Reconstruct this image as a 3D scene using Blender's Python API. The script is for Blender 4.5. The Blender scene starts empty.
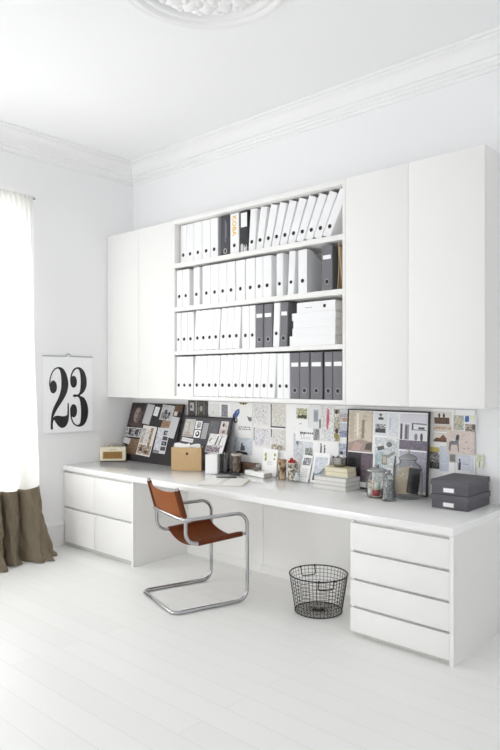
import bpy, bmesh, math, random
from mathutils import Matrix, Vector, Euler
PI = math.pi
D = bpy.data
COL = bpy.context.scene.collection
R = math.radians
random.seed(7)

# ---------------------------------------------------------------- colour and materials
def lin(c):
    f = lambda v: v / 12.92 if v <= .04045 else ((v + .055) / 1.055) ** 2.4
    return tuple(f(v / 255.) for v in c)

MATS = {}
def mat(name, c, rough=.5, metal=0., bump=0., scale=40., var=0., coat=0., spec=.5, trans=0., bdist=.002, stretch=None):
    if name in MATS: return MATS[name]
    m = D.materials.new(name); m.use_nodes = True
    nt = m.node_tree; N = nt.nodes; L = nt.links
    b = N['Principled BSDF']
    l = lin(c)
    b.inputs['Base Color'].default_value = (*l, 1)
    b.inputs['Roughness'].default_value = rough
    b.inputs['Metallic'].default_value = metal
    b.inputs['Coat Weight'].default_value = coat
    b.inputs['Coat Roughness'].default_value = .06
    b.inputs['Specular IOR Level'].default_value = spec
    if bump or var:
        tc = N.new('ShaderNodeTexCoord'); no = N.new('ShaderNodeTexNoise')
        src = tc.outputs['Object']
        if stretch:
            mp = N.new('ShaderNodeMapping'); mp.inputs['Scale'].default_value = stretch
            L.new(src, mp.inputs['Vector']); src = mp.outputs['Vector']
        no.inputs['Scale'].default_value = scale; no.inputs['Detail'].default_value = 5
        L.new(src, no.inputs['Vector'])
        if bump:
            bp = N.new('ShaderNodeBump'); bp.inputs['Strength'].default_value = bump; bp.inputs['Distance'].default_value = bdist
            L.new(no.outputs['Fac'], bp.inputs['Height']); L.new(bp.outputs['Normal'], b.inputs['Normal'])
        if var:
            mx = N.new('ShaderNodeMix'); mx.data_type = 'RGBA'
            mx.inputs['A'].default_value = (*[max(0, v * (1 - var)) for v in l], 1)
            mx.inputs['B'].default_value = (*[min(1, v * (1 + var)) for v in l], 1)
            L.new(no.outputs['Fac'], mx.inputs['Factor']); L.new(mx.outputs['Result'], b.inputs['Base Color'])
    MATS[name] = m
    return m

def speckle(name, c1, c2, scale, stretch):
    m = mat(name, c1, .6); N = m.node_tree.nodes; L = m.node_tree.links; b = N['Principled BSDF']
    tc = N.new('ShaderNodeTexCoord'); mp = N.new('ShaderNodeMapping'); mp.inputs['Scale'].default_value = stretch; L.new(tc.outputs['Object'], mp.inputs['Vector'])
    no = N.new('ShaderNodeTexNoise'); no.inputs['Scale'].default_value = scale; no.inputs['Detail'].default_value = 3; L.new(mp.outputs[0], no.inputs['Vector'])
    cr = N.new('ShaderNodeValToRGB'); e = cr.color_ramp.elements; e[0].position = .42; e[0].color = (*lin(c1), 1); e[1].position = .6; e[1].color = (*lin(c2), 1)
    L.new(no.outputs['Fac'], cr.inputs['Fac']); L.new(cr.outputs['Color'], b.inputs['Base Color'])
    return m

def glass(name, tint=(1, 1, 1), edge=.45, rough=.02):
    if name in MATS: return MATS[name]
    m = D.materials.new(name); m.use_nodes = True
    nt = m.node_tree; N = nt.nodes; L = nt.links; N.clear()
    o = N.new('ShaderNodeOutputMaterial'); mx = N.new('ShaderNodeMixShader')
    t = N.new('ShaderNodeBsdfTransparent'); t.inputs['Color'].default_value = (*tint, 1)
    g = N.new('ShaderNodeBsdfGlossy'); g.inputs['Roughness'].default_value = rough
    f = N.new('ShaderNodeLayerWeight'); f.inputs['Blend'].default_value = .5
    pw = N.new('ShaderNodeMath'); pw.operation = 'POWER'; pw.inputs[1].default_value = 3.2; L.new(f.outputs['Facing'], pw.inputs[0])
    tm = N.new('ShaderNodeMix'); tm.data_type = 'RGBA'; tm.inputs['A'].default_value = (*tint, 1); tm.inputs['B'].default_value = (*[edge * q for q in tint], 1); L.new(pw.outputs[0], tm.inputs['Factor']); L.new(tm.outputs['Result'], t.inputs['Color'])
    ml = N.new('ShaderNodeMath'); ml.operation = 'MULTIPLY_ADD'; ml.inputs[1].default_value = .55; ml.inputs[2].default_value = .035; L.new(pw.outputs[0], ml.inputs[0])
    L.new(ml.outputs[0], mx.inputs[0]); L.new(t.outputs[0], mx.inputs[1]); L.new(g.outputs[0], mx.inputs[2]); L.new(mx.outputs[0], o.inputs[0])
    MATS[name] = m
    return m

def sheer_mat():
    m = D.materials.new('sheer_voile'); m.use_nodes = True
    nt = m.node_tree; N = nt.nodes; L = nt.links; N.clear()
    o = N.new('ShaderNodeOutputMaterial')
    t = N.new('ShaderNodeBsdfTransparent'); t.inputs['Color'].default_value = (1, 1, 1, 1)
    d = N.new('ShaderNodeBsdfDiffuse'); d.inputs['Color'].default_value = (.86, .855, .83, 1)
    tr = N.new('ShaderNodeBsdfTranslucent'); tr.inputs['Color'].default_value = (.88, .87, .84, 1)
    m1 = N.new('ShaderNodeMixShader'); m1.inputs[0].default_value = .55
    m2 = N.new('ShaderNodeMixShader'); m2.inputs[0].default_value = .72
    wv = N.new('ShaderNodeTexNoise'); wv.inputs['Scale'].default_value = 300
    L.new(d.outputs[0], m1.inputs[1]); L.new(tr.outputs[0], m1.inputs[2])
    L.new(t.outputs[0], m2.inputs[1]); L.new(m1.outputs[0], m2.inputs[2]); L.new(m2.outputs[0], o.inputs[0])
    return m

def floor_mat():
    m = D.materials.new('white_painted_boards'); m.use_nodes = True
    nt = m.node_tree; N = nt.nodes; L = nt.links; b = N['Principled BSDF']
    tc = N.new('ShaderNodeTexCoord')
    br = N.new('ShaderNodeTexBrick'); br.inputs['Scale'].default_value = 1
    br.inputs['Brick Width'].default_value = 3.1; br.inputs['Row Height'].default_value = .145
    br.inputs['Mortar Size'].default_value = .0016; br.inputs['Mortar Smooth'].default_value = .3
    br.offset = .37; br.inputs['Bias'].default_value = 0
    br.inputs['Color1'].default_value = (*lin((244, 244, 242)), 1); br.inputs['Color2'].default_value = (*lin((241, 241, 239)), 1)
    br.inputs['Mortar'].default_value = (*lin((226, 225, 221)), 1)
    L.new(tc.outputs['Object'], br.inputs['Vector'])
    mp = N.new('ShaderNodeMapping'); mp.inputs['Scale'].default_value = (1.2, 14, 1); L.new(tc.outputs['Object'], mp.inputs['Vector'])
    no = N.new('ShaderNodeTexNoise'); no.inputs['Scale'].default_value = 3; no.inputs['Detail'].default_value = 6; L.new(mp.outputs[0], no.inputs['Vector'])
    L.new(br.outputs['Color'], b.inputs['Base Color'])
    mr = N.new('ShaderNodeMapRange'); mr.inputs['To Min'].default_value = .3; mr.inputs['To Max'].default_value = .5
    L.new(no.outputs['Fac'], mr.inputs['Value']); L.new(mr.outputs[0], b.inputs['Roughness'])
    iv = N.new('ShaderNodeMath'); iv.operation = 'MULTIPLY_ADD'; iv.inputs[1].default_value = -1.; L.new(br.outputs['Fac'], iv.inputs[0])
    sc = N.new('ShaderNodeMath'); sc.operation = 'MULTIPLY'; sc.inputs[1].default_value = .25; L.new(no.outputs['Fac'], sc.inputs[0])
    L.new(sc.outputs[0], iv.inputs[2])
    bp = N.new('ShaderNodeBump'); bp.inputs['Strength'].default_value = .2; bp.inputs['Distance'].default_value = .002
    L.new(iv.outputs[0], bp.inputs['Height']); L.new(bp.outputs['Normal'], b.inputs['Normal'])
    return m

def print_mat():
    m = D.materials.new('printed_paper'); m.use_nodes = True
    nt = m.node_tree; N = nt.nodes; L = nt.links; b = N['Principled BSDF']
    a = N.new('ShaderNodeAttribute'); a.attribute_name = 'print'
    L.new(a.outputs['Color'], b.inputs['Base Color']); b.inputs['Roughness'].default_value = .45
    return m

M_WALL = mat('wall_paint', (242, 242, 243), .7, bump=.05, scale=120)
M_CEIL = mat('ceiling_paint', (243, 243, 244), .8)
M_TRIM = mat('trim_paint', (241, 241, 241), .5)
M_LACQ = mat('white_lacquer', (242, 241, 239), .55, spec=.3)
M_TOP = mat('gloss_white_worktop', (247, 247, 246), .07, spec=.6)
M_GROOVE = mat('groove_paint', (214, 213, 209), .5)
M_FLOOR = floor_mat()
M_PRINT = print_mat()
M_SHEER = sheer_mat()
M_LINEN = mat('taupe_linen', (122, 110, 91), .8, bump=.6, scale=16, var=.10, bdist=.02)
M_CHROME = mat('chrome', (188, 188, 191), .06, 1.)
M_STEEL = mat('brushed_steel', (170, 170, 172), .3, 1.)
M_LEATHERS = mat('shaded_seat_leather', (104, 50, 18), .5, spec=.1, bump=.25, scale=60, var=.3)  # same leather as the backrest, with the seat's shade put into the colour
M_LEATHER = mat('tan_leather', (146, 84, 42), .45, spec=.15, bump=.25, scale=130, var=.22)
M_LEATHER2 = mat('tan_leather_seam', (98, 45, 16), .5, spec=.25, bump=.2, scale=130)
M_BLACK = mat('black_ink', (30, 29, 29), .5)
M_HOLE = mat('hole_black', (22, 22, 23), .6)
M_WIRE = mat('dark_bronze_wire', (52, 44, 39), .45, .6)
M_PAPER = mat('white_paper', (250, 250, 249), .6)
M_PAGES = mat('page_edges', (232, 230, 224), .7, bump=.3, scale=200, stretch=(1, 1, 9))
M_BW = mat('binder_white', (243, 243, 244), .42)
M_BG = mat('binder_grey', (112, 111, 116), .5, var=.05, scale=90)
M_BD = mat('binder_charcoal', (66, 65, 70), .5, var=.06, scale=90)
M_BB = mat('binder_black', (38, 38, 40), .5)
M_LABEL = mat('label_white', (246, 246, 246), .4)
M_CREAM = mat('cream_leatherette', (232, 226, 205), .45, bump=.1, scale=300)
M_GOLD = mat('gold_grille_cloth', (150, 112, 58), .5, .25, bump=.5, scale=400)
M_KRAFT = mat('kraft_paper', (194, 163, 120), .6, bump=.15, scale=25, var=.07)
M_KRAFTD = mat('kraft_paper_gusset', (120, 94, 62), .7)
M_BOARD = mat('charcoal_board', (48, 45, 46), .7, bump=.2, scale=200)
M_BOARD2 = mat('slate_board', (84, 82, 86), .7, bump=.2, scale=200)
M_BOX = mat('grey_box_linen', (92, 90, 96), .7, bump=.25, scale=320, var=.08)
M_BOXLID = mat('grey_box_lid_linen', (98, 96, 102), .7, bump=.25, scale=320, var=.08)
M_GLASS = glass('clear_glass', (.965, .975, .97))
M_GLASSG = glass('grey_glass', (.80, .80, .81))
M_LIDG = glass('lid_glass', (.86, .875, .87), .35)
M_PANE = glass('window_glass', (.99, .99, .99), .9)

# ---------------------------------------------------------------- mesh builder
class MB:
    def __init__(s): s.bm = bmesh.new()
    def add(s, t, m=0, M=None):
        if M is not None: bmesh.ops.transform(t, matrix=M, verts=t.verts)
        for f in t.faces: f.material_index = m
        me = D.meshes.new('t'); t.to_mesh(me); t.free(); s.bm.from_mesh(me); D.meshes.remove(me); return s
    def box(s, x0, y0, z0, x1, y1, z1, bev=0., seg=2, m=0, M=None):
        t = bmesh.new(); bmesh.ops.create_cube(t, size=1)
        for v in t.verts:
            v.co = Vector((x0 + (v.co.x + .5) * (x1 - x0), y0 + (v.co.y + .5) * (y1 - y0), z0 + (v.co.z + .5) * (z1 - z0)))
        if bev: bmesh.ops.bevel(t, geom=t.edges[:], offset=bev, segments=seg, profile=.5, affect='EDGES')
        return s.add(t, m, M)
    def lathe(s, prof, n=32, m=0, M=None, caps=False):
        t = bmesh.new(); rings = []
        for r, z in prof:
            rings.append([t.verts.new((r * math.cos(2 * PI * k / n), r * math.sin(2 * PI * k / n), z)) for k in range(n)] if r > 1e-6 else [t.verts.new((0, 0, z))])
        for a, b in zip(rings, rings[1:]):
            for k in range(n):
                k2 = (k + 1) % n
                q = [a[k % len(a)], a[k2 % len(a)], b[k2 % len(b)], b[k % len(b)]]
                u = []
                for v in q:
                    if v not in u: u.append(v)
                if len(u) > 2: t.faces.new(u)
        bmesh.ops.recalc_face_normals(t, faces=t.faces)
        return s.add(t, m, M)
    def tube(s, pts, r, n=8, closed=False, m=0, M=None, caps=True):
        t = bmesh.new(); P = [Vector(p) for p in pts]; k = len(P); rings = []
        up = None
        for i in range(k):
            a = P[i - 1] if (i > 0 or closed) else P[i]; b = P[(i + 1) % k] if (i < k - 1 or closed) else P[i]
            d = (b - a).normalized()
            if up is None:
                up = Vector((0, 0, 1)) if abs(d.z) < .9 else Vector((1, 0, 0))
            sx = d.cross(up)
            if sx.length < 1e-5: sx = d.cross(Vector((0, 1, 0)))
            sx.normalize(); up = sx.cross(d).normalized()
            rr = r[i] if isinstance(r, (list, tuple)) else r
            rings.append([t.verts.new(P[i] + rr * (math.cos(2 * PI * j / n) * sx + math.sin(2 * PI * j / n) * up)) for j in range(n)])
        for i in range(k if closed else k - 1):
            a, b = rings[i], rings[(i + 1) % k]
            off = 0
            if closed and i == k - 1:
                off = min(range(n), key=lambda o: (a[0].co - b[o].co).length)
            for j in range(n):
                t.faces.new((a[j], a[(j + 1) % n], b[(j + 1 + off) % n], b[(j + off) % n]))
        if caps and not closed:
            t.faces.new(rings[0][::-1]); t.faces.new(rings[-1])
        bmesh.ops.recalc_face_normals(t, faces=t.faces)
        return s.add(t, m, M)
    def prism(s, poly, d, m=0, M=None):
        """closed polygon in xy, extruded along z by d"""
        t = bmesh.new(); a = [t.verts.new((x, y, 0)) for x, y in poly]; b = [t.verts.new((x, y, d)) for x, y in poly]
        n = len(poly); t.faces.new(a[::-1]); t.faces.new(b)
        for i in range(n): t.faces.new((a[i], a[(i + 1) % n], b[(i + 1) % n], b[i]))
        bmesh.ops.recalc_face_normals(t, faces=t.faces)
        return s.add(t, m, M)
    def sheet(s, fn, nu, nv, th, m=0, M=None):
        """thick sheet from fn(u,v)->Vector"""
        t = bmesh.new(); g = [[Vector(fn(i / nu, j / nv)) for j in range(nv + 1)] for i in range(nu + 1)]
        def nrm(i, j):
            a = g[min(i + 1, nu)][j] - g[max(i - 1, 0)][j]; b = g[i][min(j + 1, nv)] - g[i][max(j - 1, 0)]
            c = a.cross(b); return c.normalized() if c.length > 1e-9 else Vector((0, 0, 1))
        A = [[t.verts.new(g[i][j] + nrm(i, j) * th / 2) for j in range(nv + 1)] for i in range(nu + 1)]
        B = [[t.verts.new(g[i][j] - nrm(i, j) * th / 2) for j in range(nv + 1)] for i in range(nu + 1)]
        for i in range(nu):
            for j in range(nv):
                t.faces.new((A[i][j], A[i + 1][j], A[i + 1][j + 1], A[i][j + 1])); t.faces.new((B[i][j], B[i][j + 1], B[i + 1][j + 1], B[i + 1][j]))
        for i in range(nu):
            t.faces.new((A[i][0], B[i][0], B[i + 1][0], A[i + 1][0])); t.faces.new((A[i][nv], A[i + 1][nv], B[i + 1][nv], B[i][nv]))
        for j in range(nv):
            t.faces.new((A[0][j], A[0][j + 1], B[0][j + 1], B[0][j])); t.faces.new((A[nu][j], B[nu][j], B[nu][j + 1], A[nu][j + 1]))
        bmesh.ops.recalc_face_normals(t, faces=t.faces)
        return s.add(t, m, M)
    def build(s, name, mats, parent=None, ang=35, loc=None, rot=None):
        me = D.meshes.new(name); s.bm.to_mesh(me); s.bm.free()
        for m in (mats if isinstance(mats, (list, tuple)) else [mats]): me.materials.append(m)
        me.shade_smooth(); me.set_sharp_from_angle(angle=R(ang))
        o = D.objects.new(name, me); COL.objects.link(o)
        if parent is not None: o.parent = parent
        if loc is not None: o.location = loc
        if rot is not None: o.rotation_euler = rot
        return o

def tag(o, label, cat, group=None, kind=None):
    o['label'] = label; o['category'] = cat
    if group: o['group'] = group
    if kind: o['kind'] = kind
    return o
def thing(name, label, cat, loc=(0, 0, 0), rot=(0, 0, 0), group=None):
    o = D.objects.new(name, None); COL.objects.link(o); o.empty_display_size = .05
    o.location = loc; o.rotation_euler = rot
    return tag(o, label, cat, group)
def struct(o):
    o['kind'] = 'structure'; return o

def fillet(pts, rad, n=6, closed=False):
    P = [Vector(p) for p in pts]; k = len(P); out = []
    for i in range(k):
        if not closed and i in (0, k - 1): out.append(P[i]); continue
        p = P[i]; a = P[i - 1] - p; b = P[(i + 1) % k] - p
        r = rad[i] if isinstance(rad, (list, tuple)) else rad
        if r <= 0: out.append(p); continue
        ang = a.angle(b); d = min(r / math.tan(ang / 2), a.length * .49, b.length * .49)
        a.normalize(); b.normalize()
        c = p + (a + b).normalized() * (d / math.cos(ang / 2)); p0 = p + a * d; p1 = p + b * d
        v0 = p0 - c; v1 = p1 - c; th = v0.angle(v1)
        for j in range(n + 1):
            t = j / n
            out.append(c + (v0 * math.sin((1 - t) * th) + v1 * math.sin(t * th)) / math.sin(th))
    return out
def smooth_poly(pts, n=4):
    k = len(pts); out = []
    for i in range(k):
        p0, p1, p2, p3 = pts[i - 1], pts[i], pts[(i + 1) % k], pts[(i + 2) % k]
        for j in range(n):
            t = j / n
            out.append(tuple(.5 * (2 * p1[q] + (p2[q] - p0[q]) * t + (2 * p0[q] - 5 * p1[q] + 4 * p2[q] - p3[q]) * t * t + (3 * p1[q] - p0[q] - 3 * p2[q] + p3[q]) * t ** 3) for q in (0, 1)))
    return out
def circ(cx, cy, rx, ry, n=24): return [(cx + rx * math.cos(2 * PI * i / n), cy + ry * math.sin(2 * PI * i / n)) for i in range(n)]

# ---------------------------------------------------------------- room shell
RX, RY, RZ = 6.4, -5.6, 3.60
def wall_with_holes(name, axis, pos, thick, a0, a1, holes):
    """wall along axis 'x' (plane y=pos) or 'y' (plane x=pos); holes = (a0,a1,z0,z1)"""
    b = MB()
    cuts = sorted(set([a0, a1] + [h[0] for h in holes] + [h[1] for h in holes]))
    for p, q in zip(cuts, cuts[1:]):
        hs = [h for h in holes if h[0] <= p + 1e-6 and h[1] >= q - 1e-6]
        spans = [(0, RZ)] if not hs else [(0, hs[0][2]), (hs[0][3], RZ)]
        for z0, z1 in spans:
            if z1 - z0 < 1e-4: continue
            if axis == 'x': b.box(p, min(pos, pos + thick), z0, q, max(pos, pos + thick), z1)
            else: b.box(min(pos, pos + thick), p, z0, max(pos, pos + thick), q, z1)
    bmesh.ops.remove_doubles(b.bm, verts=b.bm.verts, dist=1e-5)
    return struct(b.build(name, M_WALL))
W1 = (-2.55, -1.22, .35, 2.93)
F1 = (.4, 1.9, .06, 2.25); F2 = (3.5, 5.4, .06, 2.25)  # unseen front-wall openings, added and sized to light desk and cabinet fronts
wall_with_holes('wall_left', 'y', 0, -.24, RY, .2, [W1])
wall_with_holes('wall_back', 'x', 0, .2, 0, RX, [])
wall_with_holes('wall_right', 'y', RX, .2, RY, .2, [])
wall_with_holes('wall_front', 'x', RY, -.24, -.24, RX + .2, [F1, F2])
b = MB(); b.box(-.24, RY - .24, -.1, RX + .2, .2, 0); struct(b.build('floor', M_FLOOR))
b = MB(); b.box(-.24, RY - .24, RZ, RX + .2, .2, RZ + .15); struct(b.build('ceiling', M_CEIL))

def window(name, axis, pos, h, sgn):
    a0, a1, z0, z1 = h; b = MB(); t = .05; y0, y1 = pos + sgn * .10, pos + sgn * .16
    def bx(p, q, u, v, d0, d1, m=0):
        d0, d1 = min(d0, d1), max(d0, d1)
        if axis == 'x': b.box(p, d0, u, q, d1, v, m=m)
        else: b.box(d0, p, u, d1, q, v, m=m)
    bx(a0, a0 + t, z0, z1, y0, y1); bx(a1 - t, a1, z0, z1, y0, y1); bx(a0 + t, a1 - t, z0, z0 + t, y0, y1); bx(a0 + t, a1 - t, z1 - t, z1, y0, y1)
    zm = (z0 + z1) / 2; am = (a0 + a1) / 2
    bx(a0 + t, a1 - t, zm - .025, zm + .025, y0, y1); bx(am - .015, am + .015, z0 + t, zm - .025, y0, y1); bx(am - .015, am + .015, zm + .025, z1 - t, y0, y1)
    fr = struct(b.build(name, M_TRIM))
    b = MB(); ym = pos + sgn * .13
    b2 = b
    for p, q in ((a0 + t, am - .015), (am + .015, a1 - t)):
        for u, v in ((z0 + t, zm - .025), (zm + .025, z1 - t)):
            if axis == 'x': b.box(p, ym - .002, u, q, ym + .002, v)
            else: b.box(ym - .002, p, u, ym + .002, q, v)
    b.build('window_pane', M_PANE, fr)
window('window_1', 'y', 0, W1, -1); window('fill_window_2', 'x', RY, F1, -1); window('fill_window_3', 'x', RY, F2, -1)  # only the first is the curtained window; the front pair is added for fill

# cornice: profile as (distance from wall, height)
CORN = [(0, 3.425), (.012, 3.425), (.016, 3.445), (.03, 3.45), (.034, 3.468), (.045, 3.472), (.05, 3.49), (.066, 3.493), (.07, 3.505),
        (.078, 3.53), (.095, 3.552), (.118, 3.568), (.14, 3.574), (.144, 3.583), (.165, 3.586), (.172, 3.6), (0, 3.6)]
def cornice(name, pts):
    """sweep along points in plan with mitred corners; each pt (x,y,inward dx,inward dy)"""
    t = bmesh.new(); rows = []
    for x, y, ix, iy in pts: rows.append([t.verts.new((x + ix * d, y + iy * d, z - (.0005 if z > 3.599 else 0))) for d, z in CORN])
    for a, c in zip(rows, rows[1:]):
        for i in range(len(CORN) - 1): t.faces.new((a[i], a[i + 1], c[i + 1], c[i]))
    bmesh.ops.recalc_face_normals(t, faces=t.faces)
    m = MB(); m.add(t); return struct(m.build(name, M_TRIM, ang=50))
cornice('trim_1', [(0, 0, 1, -1), (RX, 0, -1, -1)])
cornice('trim_2', [(0, RY, 1, 1), (0, 0, 1, -1)])
cornice('trim_3', [(RX, 0, -1, -1), (RX, RY, -1, 1)])
cornice('trim_4', [(RX, RY, -1, 1), (0, RY, 1, 1)])
SK = [(0, 0), (.018, 0), (.018, .185), (.026, .19), (.026, .2), (.016, .212), (.012, .228), (.004, .234), (0, .234)]
def skirting(name, p, q, ix, iy):
    t = bmesh.new(); rows = [[t.verts.new((x + ix * d, y + iy * d, z)) for d, z in SK] for x, y in (p, q)]
    n = len(SK)
    for i in range(n): t.faces.new((rows[0][i], rows[0][(i + 1) % n], rows[1][(i + 1) % n], rows[1][i]))
    t.faces.new(rows[0]); t.faces.new(rows[1][::-1]); bmesh.ops.recalc_face_normals(t, faces=t.faces)
    m = MB(); m.add(t); return struct(m.build(name, M_TRIM, ang=30))
skirting('baseboard_left', (0, RY), (0, -.80), 1, 0)
skirting('baseboard_back', (3.70, 0), (RX, 0), 0, -1)
skirting('baseboard_right', (RX, 0), (RX, RY), -1, 0)
skirting('baseboard_front', (0, RY), (RX, RY), 0, 1)

# ceiling rose
rose = thing('ceiling_rose', 'round white plaster ceiling rose with leafy centre and ringed rim', 'ceiling rose', (2.75, -1.665, RZ)); rose.scale = (1.05, 1.05, 1)
b = MB()
b.lathe([(0, -.0), (0, -.012), (.325, -.012), (.335, -.03), (.35, -.036), (.362, -.03), (.37, -.018), (.388, -.016), (.396, -.03), (.41, -.036), (.424, -.03), (.432, -.014), (.45, -.012), (.462, -.018), (.47, -.0)], 72)
b.build('moulding_ring', M_TRIM, rose, ang=50)
b = MB(); rr = random.Random(3)
def leaf(b, ang, rad, ln, wd, h, tw):
    def fn(u, v):
        w = wd * math.sin(PI * min(1, u * .92 + .08)) ** .7 * (1 + .25 * math.sin(u * 14)); x = (u - .5) * ln; y = (v - .5) * w
        return Vector((x, y, -.014 - h * math.sin(PI * u) * (1 - 1.2 * abs(v - .5)) - .004))
    b.sheet(fn, 8, 4, .006, M=Matrix.Rotation(ang, 4, 'Z') @ Matrix.Translation((rad, 0, 0)) @ Matrix.Rotation(tw, 4, 'Z'))
for k in range(16):
    leaf(b, 2 * PI * k / 16, .235, .15, .075, .03, 0); leaf(b, 2 * PI * (k + .5) / 16, .27, .08, .05, .022, .6); leaf(b, 2 * PI * (k + .5) / 16, .20, .1, .045, .025, -.5)
    leaf(b, 2 * PI * (k + .3) / 16, .29, .05, .035, .02, 1.3)
for k in range(10): leaf(b, 2 * PI * k / 10, .11, .13, .07, .045, 0); leaf(b, 2 * PI * (k + .5) / 10, .155, .07, .04, .03, .8)
b.lathe([(0, -.075), (.03, -.07), (.045, -.05), (.05, -.012)], 24)
b.build('leaf_relief', M_TRIM, rose, ang=60)

# ---------------------------------------------------------------- desk
WT = .73
b = MB(); b.box(.003, -.80, .685, 3.70, -.003, WT, bev=.004); tag(b.build('worktop', M_TOP), 'long glossy white worktop running the length of the wall', 'worktop')

def drawer_unit(name, label, x0, x1, cols, zs, left_panel, right_panel):
    t = thing(name, label, 'drawer unit', ((x0 + x1) / 2, -.4, 0)); ox, oy = -(x0 + x1) / 2, .4
    b = MB(); T = .022
    b.box(x0 + ox + (0 if left_panel else .0), -.757 + oy, .045, x1 + ox - T, -.03 + oy, .6845)
    if not left_panel: b.box(x0 + ox, -.768 + oy, .045, x0 + .016 + ox, -.7575 + oy, .6845)           # box behind the fronts
    if left_panel: b.box(x0 + ox, -.792 + oy, .0, x0 + T + ox, -.7685 + oy, .6845, bev=.001, seg=1)
    if right_panel: b.box(x1 - T + ox, -.792 + oy, .0, x1 + ox, -.7685 + oy, .6845, bev=.001, seg=1)
    if right_panel: b.box(x1 - T + ox, -.768 + oy, .0, x1 + ox, -.03 + oy, .6845)
    if left_panel: b.box(x0 + ox, -.768 + oy, .0, x0 + T + ox, -.03 + oy, .0445)
    b.build('carcass', [M_LACQ], t)
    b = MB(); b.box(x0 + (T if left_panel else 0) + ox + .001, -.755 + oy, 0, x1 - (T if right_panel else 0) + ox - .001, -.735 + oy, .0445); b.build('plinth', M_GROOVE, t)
    xa = x0 + (T + .002 if left_panel else .006); xb = x1 - (T + .002 if right_panel else .002)
    for c0, c1 in cols(xa, xb):
        for z0, z1 in zs:
            b = MB(); b.box(c0 + ox, -.79 + oy, z0, c1 + ox, -.7685 + oy, z1, bev=.0015, seg=2); b.build('drawer', M_LACQ, t)
    return t
drawer_unit('drawer_unit', 'white unit of four wide deep drawers under the window end of the worktop', .003, 1.015,
            lambda a, c: ((a, .473), (.476, c)), ((.045, .343), (.362, .664)), False, True)
drawer_unit('drawer_unit', 'white stack of four shallow drawers beside the wire basket', 3.055, 3.697,
            lambda a, c: ((a, c),), ((.03, .166), (.182, .328), (.344, .492), (.508, .664)), False, True)
for i, (x0, x1) in enumerate(((1.016, 1.874), (1.877, 3.054))):
    b = MB(); b.box(x0, -.20, .0, x1, -.18, .6845, bev=.001, seg=1); b.box(x0, -.2125, 0, x1, -.2005, .06, bev=.001, seg=1)
    struct(b.build('trim_%d' % (5 + i), M_LACQ))

# ---------------------------------------------------------------- wall cabinets and open shelves
ZB, ZT, FY = 1.334, 2.868, -.317
def cabinet(label, x0, x1, mid):
    t = thing('wall_cabinet', label, 'wall cabinet', ((x0 + x1) / 2, -.15, ZB)); ox, oy, oz = -(x0 + x1) / 2, .15, -ZB
    b = MB(); b.box(x0 + ox, FY + .021 + oy, 0, x1 + ox, -.002 + oy, ZT - ZB, bev=.001, seg=1); b.build('carcass', M_LACQ, t)
    for a, c in ((x0 + .001, mid - .0012), (mid + .0012, x1 - .001)):
        b = MB(); b.box(a + ox, FY + oy, .001, c + ox, FY + .02 + oy, ZT - ZB - .001, bev=.0012, seg=2); b.build('door', M_LACQ, t)
cabinet('white two-door wall cabinet at the window end, above the radio', .004, .950, .481)
cabinet('white two-door wall cabinet above the glass jars and grey boxes', 2.712, 3.672, 3.182)
SH = [1.362, 1.745, 2.123, 2.496]
t = thing('shelf_unit', 'white open shelf unit of four shelves filled with binders', 'shelf unit', (1.831, -.15, ZB))
ox, oy = -1.831, .15
b = MB()
b.box(.951 + ox, FY - .001 + oy, 0, .972 + ox, -.002 + oy, ZT - ZB, bev=.001, seg=1); b.box(2.690 + ox, FY - .001 + oy, 0, 2.711 + ox, -.002 + oy, ZT - ZB, bev=.001, seg=1)
b.box(.9725 + ox, FY - .001 + oy, 2.836 - ZB, 2.6895 + ox, -.002 + oy, ZT - ZB, bev=.001, seg=1)
b.box(.9725 + ox, -.012 + oy, .0, 2.6895 + ox, -.002 + oy, 2.836 - ZB)
b.build('carcass', M_LACQ, t)
for z0, z1 in ((1.334, 1.362), (1.712, 1.745), (2.085, 2.123), (2.458, 2.496)):
    b = MB(); b.box(.9725 + ox, FY + oy, z0 - ZB, 2.6895 + ox, -.0125 + oy, z1 - ZB, bev=.0015, seg=1); b.build('shelf', M_LACQ, t)

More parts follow.
